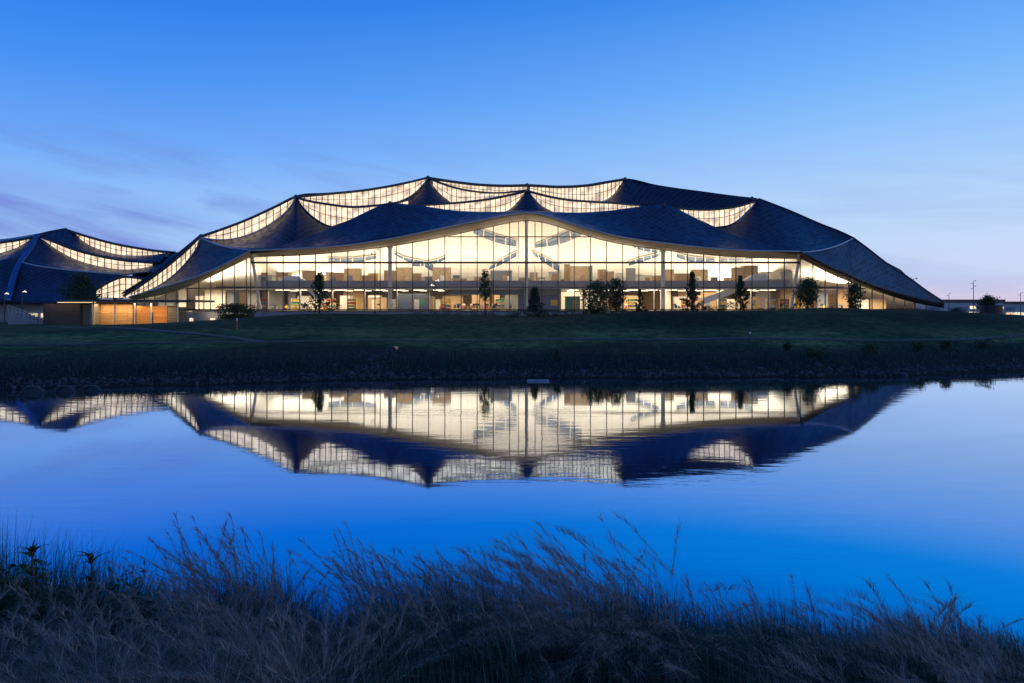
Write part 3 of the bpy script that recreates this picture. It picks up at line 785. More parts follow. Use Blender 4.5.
def shelf(px, y, z, mat, label):
    x = (px - CX) * y / FPX
    o = empty('shelving_unit', (x, y, z), label, 'shelves', 'shelving units behind the glass front'); ROOTS.append(o)
    mb = MB()
    for q in (0, .6, 1.2, 1.8, 2.4): mb.box(x - .95, x + .95, y - .2, y + .2, z + q, z + q + .05)
    mb.build('shelf', M[mat], o)
    for sx in (-1, .95): MB().box(x + sx, x + sx + .05, y - .21, y + .21, z, z + 2.46).build('side_panel', M[mat], o)
    for q in (0, .6, 1.2, 1.8):
        mb = MB(); t = -.9; mb.box(x - .94, x + .94, y + .15, y + .17, z + q + .052, z + q + .5)
        while t < .8:
            wv = random.uniform(.05, .14); mb.box(x + t, x + t + wv, y - .14, y + .14, z + q + .052, z + q + .052 + random.uniform(.25, .42)); t += wv + random.choice([.003, .003, .2])
        mb.build('books', M[random.choice(['red', 'yellow', 'slate', 'white', 'green', 'tan'])], o)
for k, px in enumerate((262, 296, 331, 352, 446, 500, 604, 632, 686, 722, 771, 784)):
    shelf(px, 141.2 + (k % 3) * 1.7, FLOOR1 + .003, ['oak', 'white', 'tan', 'yellow'][k % 4], 'tall filled shelving unit standing on the ground floor behind the glass front')
# strip lamps under the upper floor, and the light of the whole interior
for row, yy in enumerate((138.6, 143.0, 148.0)):
    mb = MB()
    for k in range(26):
        x0 = -48 + k * 4.0
        if -9 < x0 < 9 and row == 0: continue
        mb.box(x0, x0 + 1.5, yy, yy + 0.3, SLAB2 - 0.36 - 0.1 * (row == 0), SLAB2 - 0.28 - 0.1 * (row == 0))
    mb.build('strip_lamp', M['lamp'], hall)

def area(name, loc, sx, sy, power, col, rot=(0, 0, 0)):
    l = bpy.data.lights.new(name, 'AREA'); l.shape = 'RECTANGLE'; l.size = sx; l.size_y = sy; l.energy = power; l.color = col
    o = bpy.data.objects.new(name, l); link(o); o.location = loc; o.rotation_euler = rot; o['kind'] = 'helper'
    return o
WARM = (1.0, 0.80, 0.52); PALE = (1.0, 0.80, 0.56)
for k in range(7):
    x0 = -48 + k * 17.0
    area('uplight', (x0, 155, 14.3), 14, 14, 950 if abs(x0) < 40 else 1600, PALE, (math.pi, 0, 0))
    area('uplight', (x0, 168, 11.6), 15, 8, 1850, PALE, (math.radians(165), 0, 0))
    area('uplight', (x0, 141, 14.6), 14, 3, 600, PALE, (math.pi, 0, 0))
for k in range(6):
    area('room_light', (-42 + k * 17.0, 145.5, SLAB2 - 0.6), 15, 13, (2600, 1700, 2300, 1500, 2700, 2100)[k], WARM)
for x0 in (-64, 72):
    area('uplight', (x0, 156, 11.5), 12, 6, 1300, PALE, (math.pi, 0, 0))
    area('room_light', (x0, 150, 9.3), 16, 6, 1600, WARM)

for px in (205, 225, 243):
    area('wall_light', (W(px, 318, 138).x, 133 + (243 - px) * .12, 4.6), 4, .3, 45, WARM, (math.radians(60), 0, 0))
for k in range(6):
    area('room_light', (-42 + k * 17.0, 137.6, 15.2), 15, .5, 330, WARM, (math.radians(62), 0, 0))  # added strips without fittings, aimed in to brighten the upper room fronts
for x0 in (-79, 83):
    area('room_light', (x0, 152, 7.3), 12, 3, 420, WARM)
    area('room_light', (x0 * .86, 148.5, 8.2), 10, 3, 520, WARM)
for k in range(6):
    area('eave_fill', (-42 + k * 17.5, 132.3, 5.5), 16, .3, 170, WARM, (math.radians(180), 0, 0))  # added strips outside the glass that brighten the fascia, not real lamps

# ------------------------------------------------------------------ neighbouring tent building, left
annex = empty('office_building', (-125, 172, tz(-125, 172)), 'smaller tent roofed building with glowing curved window bands behind the timber pavilion', 'building')
ROOTS.append(annex)
D0 = 172
PK1, PK2, TIP = (36.5, 235.5), (66, 229.5), (176, 252.5)
# front face between the first ridge and the band below
canopy('roof_canopy', annex, [(37,236,D0),(44,241,D0-0.3),(58,250.7,D0-.5),(73,258.7,D0-1),(98,266.5,D0-1.5),(122,270.2,D0-2),(152,267.7,D0-2.5)], [(20,262,D0-12),(35,265.5,D0-12.5),(52,268,D0-13),(72,270.5,D0-13.5),(95,272.5,D0-14),(122,274.5,D0-14.5),(150,272,D0-15)], n=64, nv=9, sag=0.4)
canopy('roof_canopy', annex, [(-60,262,D0-3),(-30,262,D0-3),(0,254.5,D0-2),(15,249,D0-1),(27,242.5,D0-0.4),(37,236,D0)], [(-60,275,D0-14),(-35,272,D0-13.5),(-15,266,D0-13),(0,262,D0-12.5),(10,261,D0-12),(20,262,D0-12)], n=36, nv=9)
canopy('roof_canopy', annex, [(-60,274,D0-14.2),(-30,270,D0-13.7),(0,262,D0-12.7),(20,262,D0-12.2),(35,265.5,D0-12.7),(52,268,D0-13.2),(72,270.5,D0-13.7),(95,272.5,D0-14.2),(122,274.5,D0-14.7)],
       [(-60,305,D0-26),(-30,303,D0-26),(0,302,D0-26),(12,302,D0-26),(30,303,D0-26),(52,303,D0-26),(72,302,D0-26),(95,299,D0-25),(110,284,D0-22)], n=64, nv=10, sag=0.8)
edge('roof_seam', annex, [(20,262,D0-12.3),(35,265.5,D0-12.8),(52,268,D0-13.3),(72,270.5,D0-13.8),(95,272.5,D0-14.3),(122,274.5,D0-14.8)], 0.25, 'trim')
edge('ridge_beam', annex, [(37,236,D0-.2),(29,251,D0-6),(20,263,D0-12.4),(8,301,D0-26.2)], 0.7, 'ridge')
# band one and the canopy between the bands
clerestory(annex, [(41,237,D0),(58,243.5,D0),(73,249.3,D0),(98,256,D0-.5),(122,260.3,D0-1),(152,263,D0-1.5)], [(44,240.5,D0),(58,250.5,D0),(73,258.5,D0),(98,266.3,D0-.5),(122,270,D0-1),(152,267.5,D0-1.5)], 16, 'pane_far')
canopy('roof_canopy', annex, [(66,229.8,D0+9),(73,233,D0+9),(85,243,D0+8),(100,250,D0+7),(118,255,D0+6),(140,256.5,D0+5),(168,253.5,D0+5)], [(37,236.2,D0+0.4),(58,243,D0+0.4),(73,248.8,D0+0.4),(98,255.5,D0),(122,259.8,D0-0.5),(152,262.5,D0-1),(160,262,D0-1)], n=64, nv=6)
clerestory(annex, [(70,231.5,D0+9),(88,237,D0+8.6),(110,243,D0+8),(135,248,D0+7),(155,251,D0+6),(170,252.5,D0+5.5)], [(74,234.5,D0+9),(86,243.5,D0+8.6),(100,250,D0+8),(118,254.8,D0+7),(140,256.2,D0+6),(169,253.5,D0+5.5)], 18, 'pane_far')
clerestory(annex, [(-60,252,D0-2),(-20,247,D0-2),(0,243,D0-1.5),(18,240.5,D0-.8),(33,237.5,D0)], [(-60,262,D0-2.5),(-20,258,D0-2.3),(0,254,D0-1.8),(18,248,D0-1),(33,239,D0)], 14, 'pane_far')
canopy('roof_canopy', annex, [(-60,251,D0-1.8),(-20,246,D0-1.8),(0,242,D0-1.2),(18,239.5,D0-.6),(36.5,235.5,D0)], [(-60,244,D0+12),(-20,241,D0+12),(10,238.5,D0+11),(35,234.5,D0+10.5),(66,229.3,D0+9.5)], nv=6)
edge('ridge_beam', annex, [(36.5,236,D0),(50,232.6,D0+5),(66,229.5,D0+9.5)], 0.5, 'roof')
canopy('roof_canopy', annex, [(66,229,D0+9.5),(88,236,D0+9.2),(110,242,D0+8.6),(135,247,D0+7.6),(155,250,D0+6.6),(176,252,D0+5.5)], [(66,238,D0+40),(88,242,D0+40),(110,246,D0+40),(135,251,D0+38),(155,254,D0+36),(172,256,D0+34)], nv=4)
# slope from the tip down towards the main building, and the small lit gable below
canopy('roof_canopy', annex, [(178,252.3,D0+5),(177,258,D0+1),(163,270,D0-8),(142,284,D0-16),(118,298,D0-22)], [(150,263,D0+4),(143,268,D0-1),(128,279,D0-9),(118,287,D0-16),(104,298,D0-22)], nv=6)
GA = [(96,289.5,D0-24),(108,282.5,D0-24),(122,277,D0-24),(135,277.5,D0-24),(150,280,D0-24)]
GB = [(96,298,D0-24),(108,298,D0-24),(122,298,D0-24),(135,298,D0-24),(150,298,D0-24)]
clerestory(annex, GA, GB, 9, 'pane_far', beam=0.35, transoms=(0.35, 0.65), trim=False, name='gable_window')
mb = MB(); p = W(0, 310, D0 - 23); q = W(150, 310, D0 - 23); mb.box(p.x - 20, q.x, D0 - 22.5, D0 - 22, 1.5, W(0, 299, D0 - 23).z); mb.build('base_wall', M['concrete'], annex)
mb = MB()
for px in (28, 40, 52): 
    p = W(px, 313, D0 - 23); mb.box(p.x, p.x + 1.8, D0 - 22.75, D0 - 22.56, 2.4, 4.6)
mb.build('window', M['pane_far'], annex)

# ------------------------------------------------------------------ timber pavilion
PD = 122.0
gz = tz(W(110, 320, PD).x, PD)
pav = empty('pavilion', (W(110, 320, PD).x, PD, gz), 'low timber clad pavilion with a thin flat roof and lit slatted screens', 'pavilion')
ROOTS.append(pav)
M['darkwood'] = plank_material('dark_timber', (0.075, 0.045, 0.028), (0.05, 0.03, 0.02), 0.3)
M['greywood'] = plank_material('grey_timber', (0.17, 0.14, 0.11), (0.12, 0.10, 0.085), 0.28)
M['palewood'] = plank_material('pale_timber', (0.46, 0.25, 0.10), (0.30, 0.15, 0.055), 0.3)
M['orangewood'] = plank_material('orange_timber', (0.55, 0.22, 0.05), (0.42, 0.16, 0.035), 0.24)
def pbox(name, px0, px1, py0, py1, y0, y1, mat):
    a = W(px0, py0, y0); b = W(px1, py1, y0)
    mb = MB(); mb.box(a.x, b.x, y0, y1, b.z, a.z); return mb.build(name, M[mat], pav)
pbox('wall_panel', 43, 80.5, 303.5, 330, PD, PD + 5, 'darkwood')
pbox('wall_panel', 81, 92, 303.8, 330, PD + 0.4, PD + 5, 'greywood')
pbox('slatted_screen', 96, 114.5, 302.5, 330, PD + 3, PD + 3.4, 'palewood')
pbox('slatted_screen', 116, 132.5, 302.5, 330, PD + 3, PD + 3.4, 'palewood')
pbox('wall_panel', 136.5, 167, 306, 330, PD + 1.8, PD + 5, 'orangewood')
pbox('wall_panel', 167.5, 177, 307, 330, PD + 1.4, PD + 5, 'greywood')
pbox('back_wall', 92.5, 136, 303, 330, PD + 6, PD + 6.3, 'oak')
pbox('door', 150, 153, 312, 330, PD + 1.7, PD + 1.76, 'black')
rf = pbox('roof', 56, 192, 299.8, 302, PD - 2.2, PD + 7, 'beam')
for px in (93.5, 115, 134.5, 151, 178):
    a = W(px, 302, PD - 0.6); b = W(px, 330, PD - 0.6)
    MB().bar(b, a, 0.12, 6).build('post', M['steel'], pav)
mb = MB()
a, b = W(58, 301.9, PD + 0.9), W(96, 302.7, PD + 0.9); mb.box(a.x, b.x, PD + 0.75, PD + 0.9, a.z - 0.14, a.z - 0.05); mb.build('strip_lamp', M['lamp_soft'], pav)
pav_l = area('pavilion_light', (W(113, 303, PD).x, PD + 1.6, W(0, 304, PD).z), 8, 1.5, 700, (1, 0.72, 0.38))
area('pavilion_light', (W(152, 303, PD).x, PD - 0.4, W(0, 303.4, PD).z), 6, 1.2, 480, (1, 0.68, 0.34))
area('pavilion_light', (W(62, 303, PD).x, PD - 0.9, W(0, 303, PD).z), 6, 0.8, 40, (1, 0.7, 0.4))

# steps with a white guard left of the pavilion
gd = empty('stepped_ramp', (W(22, 320, 128).x, 128, tz(W(22, 320, 128).x, 128)), 'pale concrete steps with a railing left of the timber pavilion', 'steps')
ROOTS.append(gd)
mb = MB()
for i in range(9):
    a = W(8 + i * 4, 311 + i * 1.4, 128); b = W(12 + i * 4, 330, 128); mb.box(a.x, b.x - 0.01, 128, 131, tz(a.x, 128) - 0.3, a.z)
mb.build('step', M['concrete'], gd)
mb = MB()
for i in range(0, 10):
    p = W(8 + i * 4, 311 + i * 1.4, 127.9); mb.bar(p + Vector((0, 0, -0.4)), p + Vector((0, 0, 1.1)), 0.04, 5)
A = W(8, 311, 127.9); B = W(44, 323.6, 127.9)
mb.bar(A + Vector((0, 0, 1.1)), B + Vector((0, 0, 1.1)), 0.05, 5); mb.bar(A + Vector((0, 0, .5)), B + Vector((0, 0, .5)), 0.03, 5)
mb.build('railing', M['steel'], gd)

# ------------------------------------------------------------------ far right: low building, tank, lamps, vehicle
FD = 300
far = empty('low_building', (W(965, 318, FD).x, FD, tz(W(965, 318, FD).x, FD)), 'long low flat roofed building with lit windows far beyond the right lawn', 'building')
ROOTS.append(far)
M['farwall'] = simple('pale_cladding', (0.38, 0.38, 0.40), 0.7, 0, 0.08, 0.3)
zb = tz(W(965, 318, FD).x, FD) - 0.5
a, b = W(900, 302, FD), W(1003, 302, FD); mb = MB(); mb.box(a.x, b.x, FD, FD + 25, zb, a.z); mb.build('wall', M['farwall'], far)
c, d = W(1003, 303.5, FD + 4), W(1130, 303.5, FD + 4); mb = MB(); mb.box(b.x + .02, d.x, FD + 4, FD + 25, zb, c.z); mb.build('wall', M['farwall'], far)
mb = MB(); mb.box(a.x - .5, b.x + .5, FD - .8, FD + 25.5, a.z + .003, a.z + 1.1); mb.build('roof', M['beam'], far)
mb = MB(); mb.box(b.x + .55, d.x + .5, FD + 3.2, FD + 25.5, c.z + .003, c.z + .9); mb.build('roof', M['beam'], far)
for (p0, p1, q0, q1, lit) in ((906,921,307,310,0),(958,967,307,311,0),(970,976,306,309,1),(962,968,312,315,0),(969,983,312,316,1),(948,956,308,312,0),(1004,1010,306.5,309,1),(1012,1022,307,310,0),(1013,1040,312.5,316,1),(926,940,307,310,0)):
    a, b = W(p0, q0, FD), W(p1, q1, FD)
    yy = FD if p1 < 1003 else FD + 4
    mb = MB(); mb.box(a.x, b.x, yy - 0.12, yy - 0.01, b.z, a.z); w = mb.build('window', M['pane'] if lit else M['slate'], far)
    mb = MB()
    for k in range(1, int((b.x - a.x) // 1.6)): mb.box(a.x + k * 1.6, a.x + k * 1.6 + .12, yy - .2, yy - .125, b.z, a.z)
    mb.box(a.x, b.x, yy - .2, yy - .125, b.z - .12, b.z)
    mb.build('frame', M['mullion'], w)

TK = 205
tank = empty('round_tank', (W(991, 318, TK).x, TK, tz(W(991, 318, TK).x, TK)), 'dark round drum shaped enclosure before the low building', 'tank')
ROOTS.append(tank)
p = W(991, 306, TK); zz = tz(p.x, TK) - .3
MB().bar((p.x, TK, zz), (p.x, TK, p.z), 2.9, 24).build('drum', M['darkwood'], tank)
MB().bar((p.x, TK, p.z + .003), (p.x, TK, p.z + .2), 3.05, 24).build('rim', M['beam'], tank)

def lamp_post(px, pyt, d, label, nl=3, lit=False, pyb=320):
    p = W(px, pyt, d); z0 = tz(p.x, d)
    o = empty('lamp_post', (p.x, d, z0), label, 'lamp post', 'lamp posts around the grounds')
    ROOTS.append(o)
    MB().bar((p.x, d, z0 - .2), (p.x, d, p.z), 0.13, 8, 0.09).build('pole', M['beam'], o)
    for k in range(nl):
        s = -1 if k % 2 else 1; z = p.z - k * 0.9
        mb = MB(); mb.bar((p.x, d, z), (p.x + s * 0.6, d, z + .12), 0.05, 5); mb.bar((p.x + s * .6, d - .25, z + .2), (p.x + s * .75, d + .2, z - .02), 0.11, 8, 0.07)
        mb.build('lamp_head', M['lamp_white'] if lit else M['beam'], o)
lamp_post(973.5, 281, 230, 'tallest lamp post standing alone against the pink sky', 4)
lamp_post(913.5, 279, 150, 'lamp post rising through the right tip of the blue roof', 3)
lamp_post(949, 293.5, 280, 'short lamp post just right of the roof tip', 2)
lamp_post(986, 293.5, 285, 'short lamp post behind the round enclosure', 2)
lamp_post(1020.5, 293, 275, 'short lamp post at the far right edge', 2)
lamp_post(851, 278.5, 128, 'lamp post beside the young tree at the right facade end', 2, False)
lamp_post(4.5, 294, 140, 'lit lamp post before the blue slope at the far left edge', 1, True)
lamp_post(22.3, 292, 142, 'lit lamp post between the far left one and the timber pavilion', 1, True)
lamp_post(435, 281, 131, 'slim lamp post in front of the slate grey inner wall', 2, True)
lamp_post(375, 250, 132.5, 'slim tall post left of the left straight column', 2, False)

vh = empty('parked_car', (W(1001, 319, 190).x, 190, tz(W(1001, 319, 190).x, 190)), 'dark parked vehicle with blue and orange lights glowing', 'car')
ROOTS.append(vh)
vx, vz = vh.location.x, vh.location.z
mb = MB(); pr = [(-2.2, .35), (-2.2, .85), (-1.4, 1.0), (-.8, 1.5), (.9, 1.5), (1.6, 1.0), (2.2, .9), (2.2, .35)]
F = [(vx + q[0], 189.1, vz + q[1]) for q in pr]; Bk = [(vx + q[0], 190.9, vz + q[1]) for q in pr]
mb.face(F); mb.face(Bk[::-1])
for i in range(8): j = (i + 1) % 8; mb.face([F[j], F[i], Bk[i], Bk[j]])
mb.build('body', M['black'], vh)
for dx in (-1.35, 1.35):
    for yy in (189.05, 190.7): MB().bar((vx + dx, yy, vz + .33), (vx + dx, yy + .24, vz + .33), .33, 12).build('wheel', M['black'], vh)
mb = MB(); mb.box(vx - .7, vx + .8, 189.04, 189.09, vz + 1.05, vz + 1.42); mb.build('window', M['slate'], vh)
mb = MB(); mb.box(vx - 1.5, vx + .1, 188.6, 189.0, vz + 1.55, vz + 1.85); mb.build('light_bar', emit('blue_lamp', (.05, .06, 1), 9), vh)
mb = MB(); mb.box(vx + .5, vx + 1.3, 188.6, 189.0, vz + 1.55, vz + 1.85); mb.build('light_bar', emit('orange_lamp', (1, .3, .05), 6), vh)

# ------------------------------------------------------------------ trees
M['bark'] = simple('bark', (0.07, 0.05, 0.035), 0.9, 0, 0.3, 6, 0.5)
LEAF = [leaf_material('leaf_dark', (0.025, 0.05, 0.02), (0.07, 0.11, 0.045)), leaf_material('leaf_mid', (0.03, 0.05, 0.018), (0.07, 0.10, 0.035)), leaf_material('leaf_olive', (0.04, 0.045, 0.02), (0.09, 0.095, 0.045))]

def leaf_cloud(centres, spread, n, size, name, mat, parent):
    c = np.asarray(centres)[rng.integers(0, len(centres), n)]
    p = c + np.clip(rng.normal(0, 1, (n, 3)), -1.5, 1.5) * np.asarray(spread)
    return leaves_at(p, size, name, mat, parent)

def leaves_at(p, size, name, mat, parent, long=1.6):
    n = len(p)
    a = rng.normal(0, 1, (n, 3)); a /= np.linalg.norm(a, axis=1)[:, None]
    b = np.cross(a, rng.normal(0, 1, (n, 3))); b /= np.linalg.norm(b, axis=1)[:, None]
    s = size * rng.uniform(0.6, 1.3, (n, 1))
    V = np.stack([p - a * s * long / 2, p + b * s * .4, p + a * s * long / 2, p - b * s * .4], 1).reshape(-1, 3)
    F = np.arange(n * 4).reshape(-1, 4)
    return np_mesh(name, V, F, mat, parent, rnd=np.repeat(rng.random(n), 4), smooth=False)

def tree(px, pyt, d, kind, width, label, group='trees along the glass front', leaf=0, n=1500, lsz=0.22, bare=0.18):
    """kind: cone, round, airy"""
    top = W(px, pyt, d); x = top.x; z0 = tz(x, d); H = top.z - z0
    o = empty('tree', (x, d, z0), label, 'tree', group)
    ROOTS.append(o)
    mb = MB()
    trunk = [Vector((x + .05 * math.sin(t * 5 + px), d, z0 - .2 + (H * .93 + .2) * t)) for t in np.linspace(0, 1, 9)]
    mb.tube(trunk, max(.07, H * .02), 7, .02)
    R = width * d / FPX / 2
    cs = []
    nb = {'cone': 34, 'round': 30, 'airy': 18}[kind]
    for i in range(nb):
        t = (i + random.random()) / nb
        ang = i * 2.4 + random.uniform(-.4, .4)
        zf = bare + (1 - bare) * t
        if kind == 'cone': r = R * (1 - t) ** .95 * random.uniform(.45, 1.55)
        elif kind == 'round': r = R * math.sqrt(max(.03, 1 - (2 * t - 1) ** 2)) * random.uniform(.45, 1.2)
        else: r = R * (1 - abs(2 * t - .9)) ** .6 * random.uniform(.4, 1.1) if abs(2 * t - .9) < 1 else R * .15
        st = Vector((x, d, z0 + H * max(bare * .6, zf - .1)))
        en = Vector((x + math.cos(ang) * r, d + math.sin(ang) * r, z0 + H * min(.98, zf)))
        mb.tube([st, st.lerp(en, .5) + Vector((0, 0, .05 * H * (0.5 if kind != 'cone' else -.2))), en], .035, 5, .01)
        for f in ((.35, .7, .9, 1.05) if kind == 'cone' else (.5, .8, 1.0)): cs.append(tuple(st.lerp(en, f)))
    mb.build('trunk', M['bark'], o)
    sp = {'cone': .11, 'round': .25, 'airy': .22}[kind] * max(.8, R)
    leaf_cloud(cs, (sp, sp, sp * .8), int(n * 1.6), lsz * 1.05, 'crown', LEAF[leaf], o)
    return o

tree(319.5, 272.5, 117, 'cone', 28, 'loose pyramid shaped young tree in front of the left indoor staircase', n=1300)
st = tree(485, 270, 112, 'airy', 17, 'slender pale leafed young tree held upright by wooden stakes', leaf=1, n=650, lsz=.2, bare=.42)
mb = MB(); sx = st.location.x
for dx in (-.8, .8, -.35, .45):
    mb.bar((sx + dx, 112 + dx * .3, st.location.z - .2), (sx + dx, 112 + dx * .3, st.location.z + 2.2), .05, 5)
mb.bar((sx - .8, 111.76, st.location.z + 1.7), (sx + .8, 112.24, st.location.z + 1.7), .03, 5)
mb.build('stake', M['oak'], st)
tree(534.5, 287, 114, 'cone', 22, 'dark narrow evergreen just right of the middle column', n=1300, bare=.05)
tree(597, 283, 115, 'round', 27, 'broad round dark tree, left one of the touching pair', n=1900, bare=.1)
tree(616.5, 279, 118, 'round', 20, 'smaller round tree, right one of the touching pair', n=1100, bare=.25)
tree(640, 289, 119, 'cone', 11, 'small sparse sapling left of the right straight column', n=450, bare=.15)
tree(692, 272, 114, 'cone', 20, 'tall leafy pyramid tree right of the right straight column', n=1100, leaf=1)
tree(740.5, 276, 115, 'cone', 19, 'narrow irregular tree hiding the foot of the right indoor stairs', n=1000)
tree(808, 279.5, 118, 'round', 23, 'round crowned tree on a short trunk by the leaning right column', n=1500, bare=.28)
tree(855, 283.5, 122, 'round', 16, 'upright dark tree before the low end of the right facade', n=1000, bare=.12)
tree(80.5, 276, 131, 'round', 29, 'bushy dark tree rising behind the timber pavilion', 'trees behind the pavilion', n=4200, bare=.12)
tree(988, 297, 211, 'round', 17, 'dark tree rising above the round drum enclosure', 'trees beyond the right lawn', n=3000, lsz=.3, bare=.1)
tree(956, 309, 240, 'round', 12, 'small dark tree in front of the far low building', 'trees beyond the right lawn', n=500, lsz=.35, bare=.1)

def shrub(px, d, w, h, label, group, leaf=0, n=350, cat='shrub', lsz=.16):
    x = (px - CX) * d / FPX; z0 = tz(x, d)
    R = w * d / FPX / 2; H = h * d / FPX
    o = empty('shrub', (x, d, z0), label, cat, group)
    ROOTS.append(o)
    mb = MB(); cs = []
    for i in range(15):
        ang = i * 2.4; r = R * random.uniform(.2, .9); en = (x + math.cos(ang) * r, d + math.sin(ang) * r * .8, z0 + H * random.uniform(.35, .9))
        mb.tube([(x, d, z0 - .1), (x + math.cos(ang) * r * .4, d, z0 + H * .3), en], .03, 4, .01); cs.append(en)
        cs.append((x + math.cos(ang) * r * .8, d + math.sin(ang) * r * .6, z0 + H * .25))
    mb.build('stem', M['bark'], o)
    leaf_cloud(cs, (R * .22, R * .22, H * .15), n, lsz, 'foliage', LEAF[leaf], o)
    return o
shrub(236, 121, 34, 18, 'rounded bush glowing green against the plinth right of the pavilion', 'bushes by the building', 1, 5200, lsz=.2)
gl = 'low dark planting lining the foot of the glass front'
for i in range(34):
    px = 420 + i * 12.6 + random.uniform(-4, 4)
    shrub(px, 122 + random.uniform(-3, 4), random.uniform(9, 17), random.uniform(4, 9), gl, 'low planting along the glass front', random.choice([0, 2]), 170)
for px, d, w, h, lb in ((815, 63, 20, 11, 'wide dark bush on the right bank, leftmost of the bank bushes'), (871, 66, 17, 9, 'low dark bush on the bank, second from the left'), (918, 69, 15, 10, 'rounded bush on the bank left of the right edge clumps'),
                       (946, 70, 12, 8, 'small bush close beside the rounded one on the right bank'), (984, 72, 20, 9, 'spreading bush nearest the right edge of the bank'), (787, 66, 8, 10, 'thin upright bush on the lawn edge'), (557, 62, 6, 8, 'small tuft like bush on the bank below the middle column')):
    shrub(px, d, w, h, lb, 'bushes on the far bank', 0, 500, lsz=.12)

# orange marker post and thin lawn pegs
def marker(px, d, h, mat, label):
    x = (px - CX) * d / FPX; z0 = tz(x, d)
    o = empty('marker_post', (x, d, z0), label, 'post'); ROOTS.append(o)
    MB().bar((x, d, z0 - .1), (x, d, z0 + h), .07, 8).build('shaft', M[mat], o); MB().bar((x, d, z0 + h * .78), (x, d, z0 + h * .95), .085, 8).build('band', M['white'], o)
M['orange'] = simple('orange_plastic', (0.62, 0.12, 0.03), .5, 0, .1)
marker(237, 84, 1.4, 'orange', 'thin orange marker post standing on the left lawn')
marker(750, 71, 1.1, 'beam', 'thin dark peg on the right lawn near the path')

# floating board, culvert pipe, concrete culvert heads
fb_ = empty('floating_board', (W(537, 377, 56.5).x, 54.0, 0), 'small pale float lying on the water by the far shore', 'float')
ROOTS.append(fb_)
fx = fb_.location.x
mb = MB(); mb.box(fx - .85, fx + .85, 53.6, 54.4, -.05, .12); o = mb.build('deck', M['concrete'], fb_)
mb = MB(); mb.box(fx - .7, fx + .7, 53.7, 54.3, -.2, -.052); mb.build('pontoon', M['black'], fb_)
def ring(name, c, R, r, ax, mat, parent):
    mb = MB(); n = 20; P = []
    for i in range(n + 1):
        a = 2 * math.pi * i / n; P.append(Vector((c[0] + R * math.cos(a), c[1], c[2] + R * math.sin(a))))
    mb.tube(P, r, 6); return mb.build(name, M[mat], parent, smooth=True)
M['shorestone'] = simple('wet_concrete', (0.08, 0.08, 0.08), .8, 0, .3, 2)
cv = empty('culvert_pipe', (W(392, 351, 66).x, 66, tz(W(392, 351, 66).x, 66)), 'round pipe mouth poking out of the far bank above a spill of stones', 'pipe')
ROOTS.append(cv); cx_ = cv.location.x; cz_ = W(392, 351.5, 65.5).z
ring('rim', (cx_, 65.5, cz_), .5, .06, 0, 'shorestone', cv)
MB().bar((cx_, 65.55, cz_), (cx_, 68.5, cz_ - .1), .46, 16).build('barrel', M['black'], cv)
for px, w, lb in ((33, 1.55, 'leftmost'), (58, 1.35, 'middle'), (79, 1.25, 'rightmost')):
    x = (px - CX) * 46.5 / FPX; d = 46.5 + (px - 33) * .03
    o = empty('culvert_mouth', (x, d, 0), lb + ' of three dark arched culvert mouths in the left shore', 'culvert', 'culvert mouths in the left shore'); ROOTS.append(o)
    mb = MB(); n = 12
    P = [Vector((x + w / 2 * math.cos(math.pi * i / n), d - .1, .02 + w * .3 * math.sin(math.pi * i / n))) for i in range(n + 1)]
    mb.tube(P, .05, 6); mb.build('arch', M['shorestone'], o, smooth=True)
    mb = MB(); mb.face([p + Vector((0, .25, 0)) for p in P]); mb.build('opening', M['black'], o, thick=.05)

# riprap along the far shore: stuff
def rocks():
    n = 7000
    x = rng.uniform(-60, 75, n); off = rng.gamma(2.2, .55, n) - .1
    ds = np.interp(x, DSX, DSY) + 0.3 * np.sin(x * 0.35) + 0.25 * np.sin(x * 0.9 + 1)
    y = 55 + ds + off
    # pile below the culvert
    k = 420; x[:k] = cx_ + rng.normal(0, 1.5, k); y[:k] = 60.5 + rng.uniform(-4.5, 4.2, k)
    z = terrain(x, y)
    bm = bmesh.new(); bmesh.ops.create_icosphere(bm, subdivisions=1, radius=1)
    bv_ = np.array([v.co[:] for v in bm.verts]); bf = np.array([[v.index for v in f.verts] for f in bm.faces]); bm.free()
    nv = len(bv_)
    s = np.clip(rng.lognormal(-2.65, .45, (n, 1, 1)), .03, .42) * rng.uniform(.7, 1.3, (n, 1, 3))
    V = bv_[None] * s * rng.uniform(.75, 1.25, (n, nv, 1)) + np.stack([x, y, z + .03], -1)[:, None]
    F = bf[None] + (np.arange(n) * nv)[:, None, None]
    F = F.reshape(-1, 3); F = np.concatenate([F, F[:, 2:3]], 1)
    me = bpy.data.meshes.new('riprap'); me.from_pydata(V.reshape(-1, 3).tolist(), [], F[:, :3].tolist()); 
    me.materials.append(simple('shore_stone', (0.045, 0.045, 0.047), .85, 0, .6, 1.1)); me.update()
    o = link(bpy.data.objects.new('gravel', me)); tag(o, 'broken grey stones lining the far shore at the waterline', 'stones', kind='stuff')
rocks()

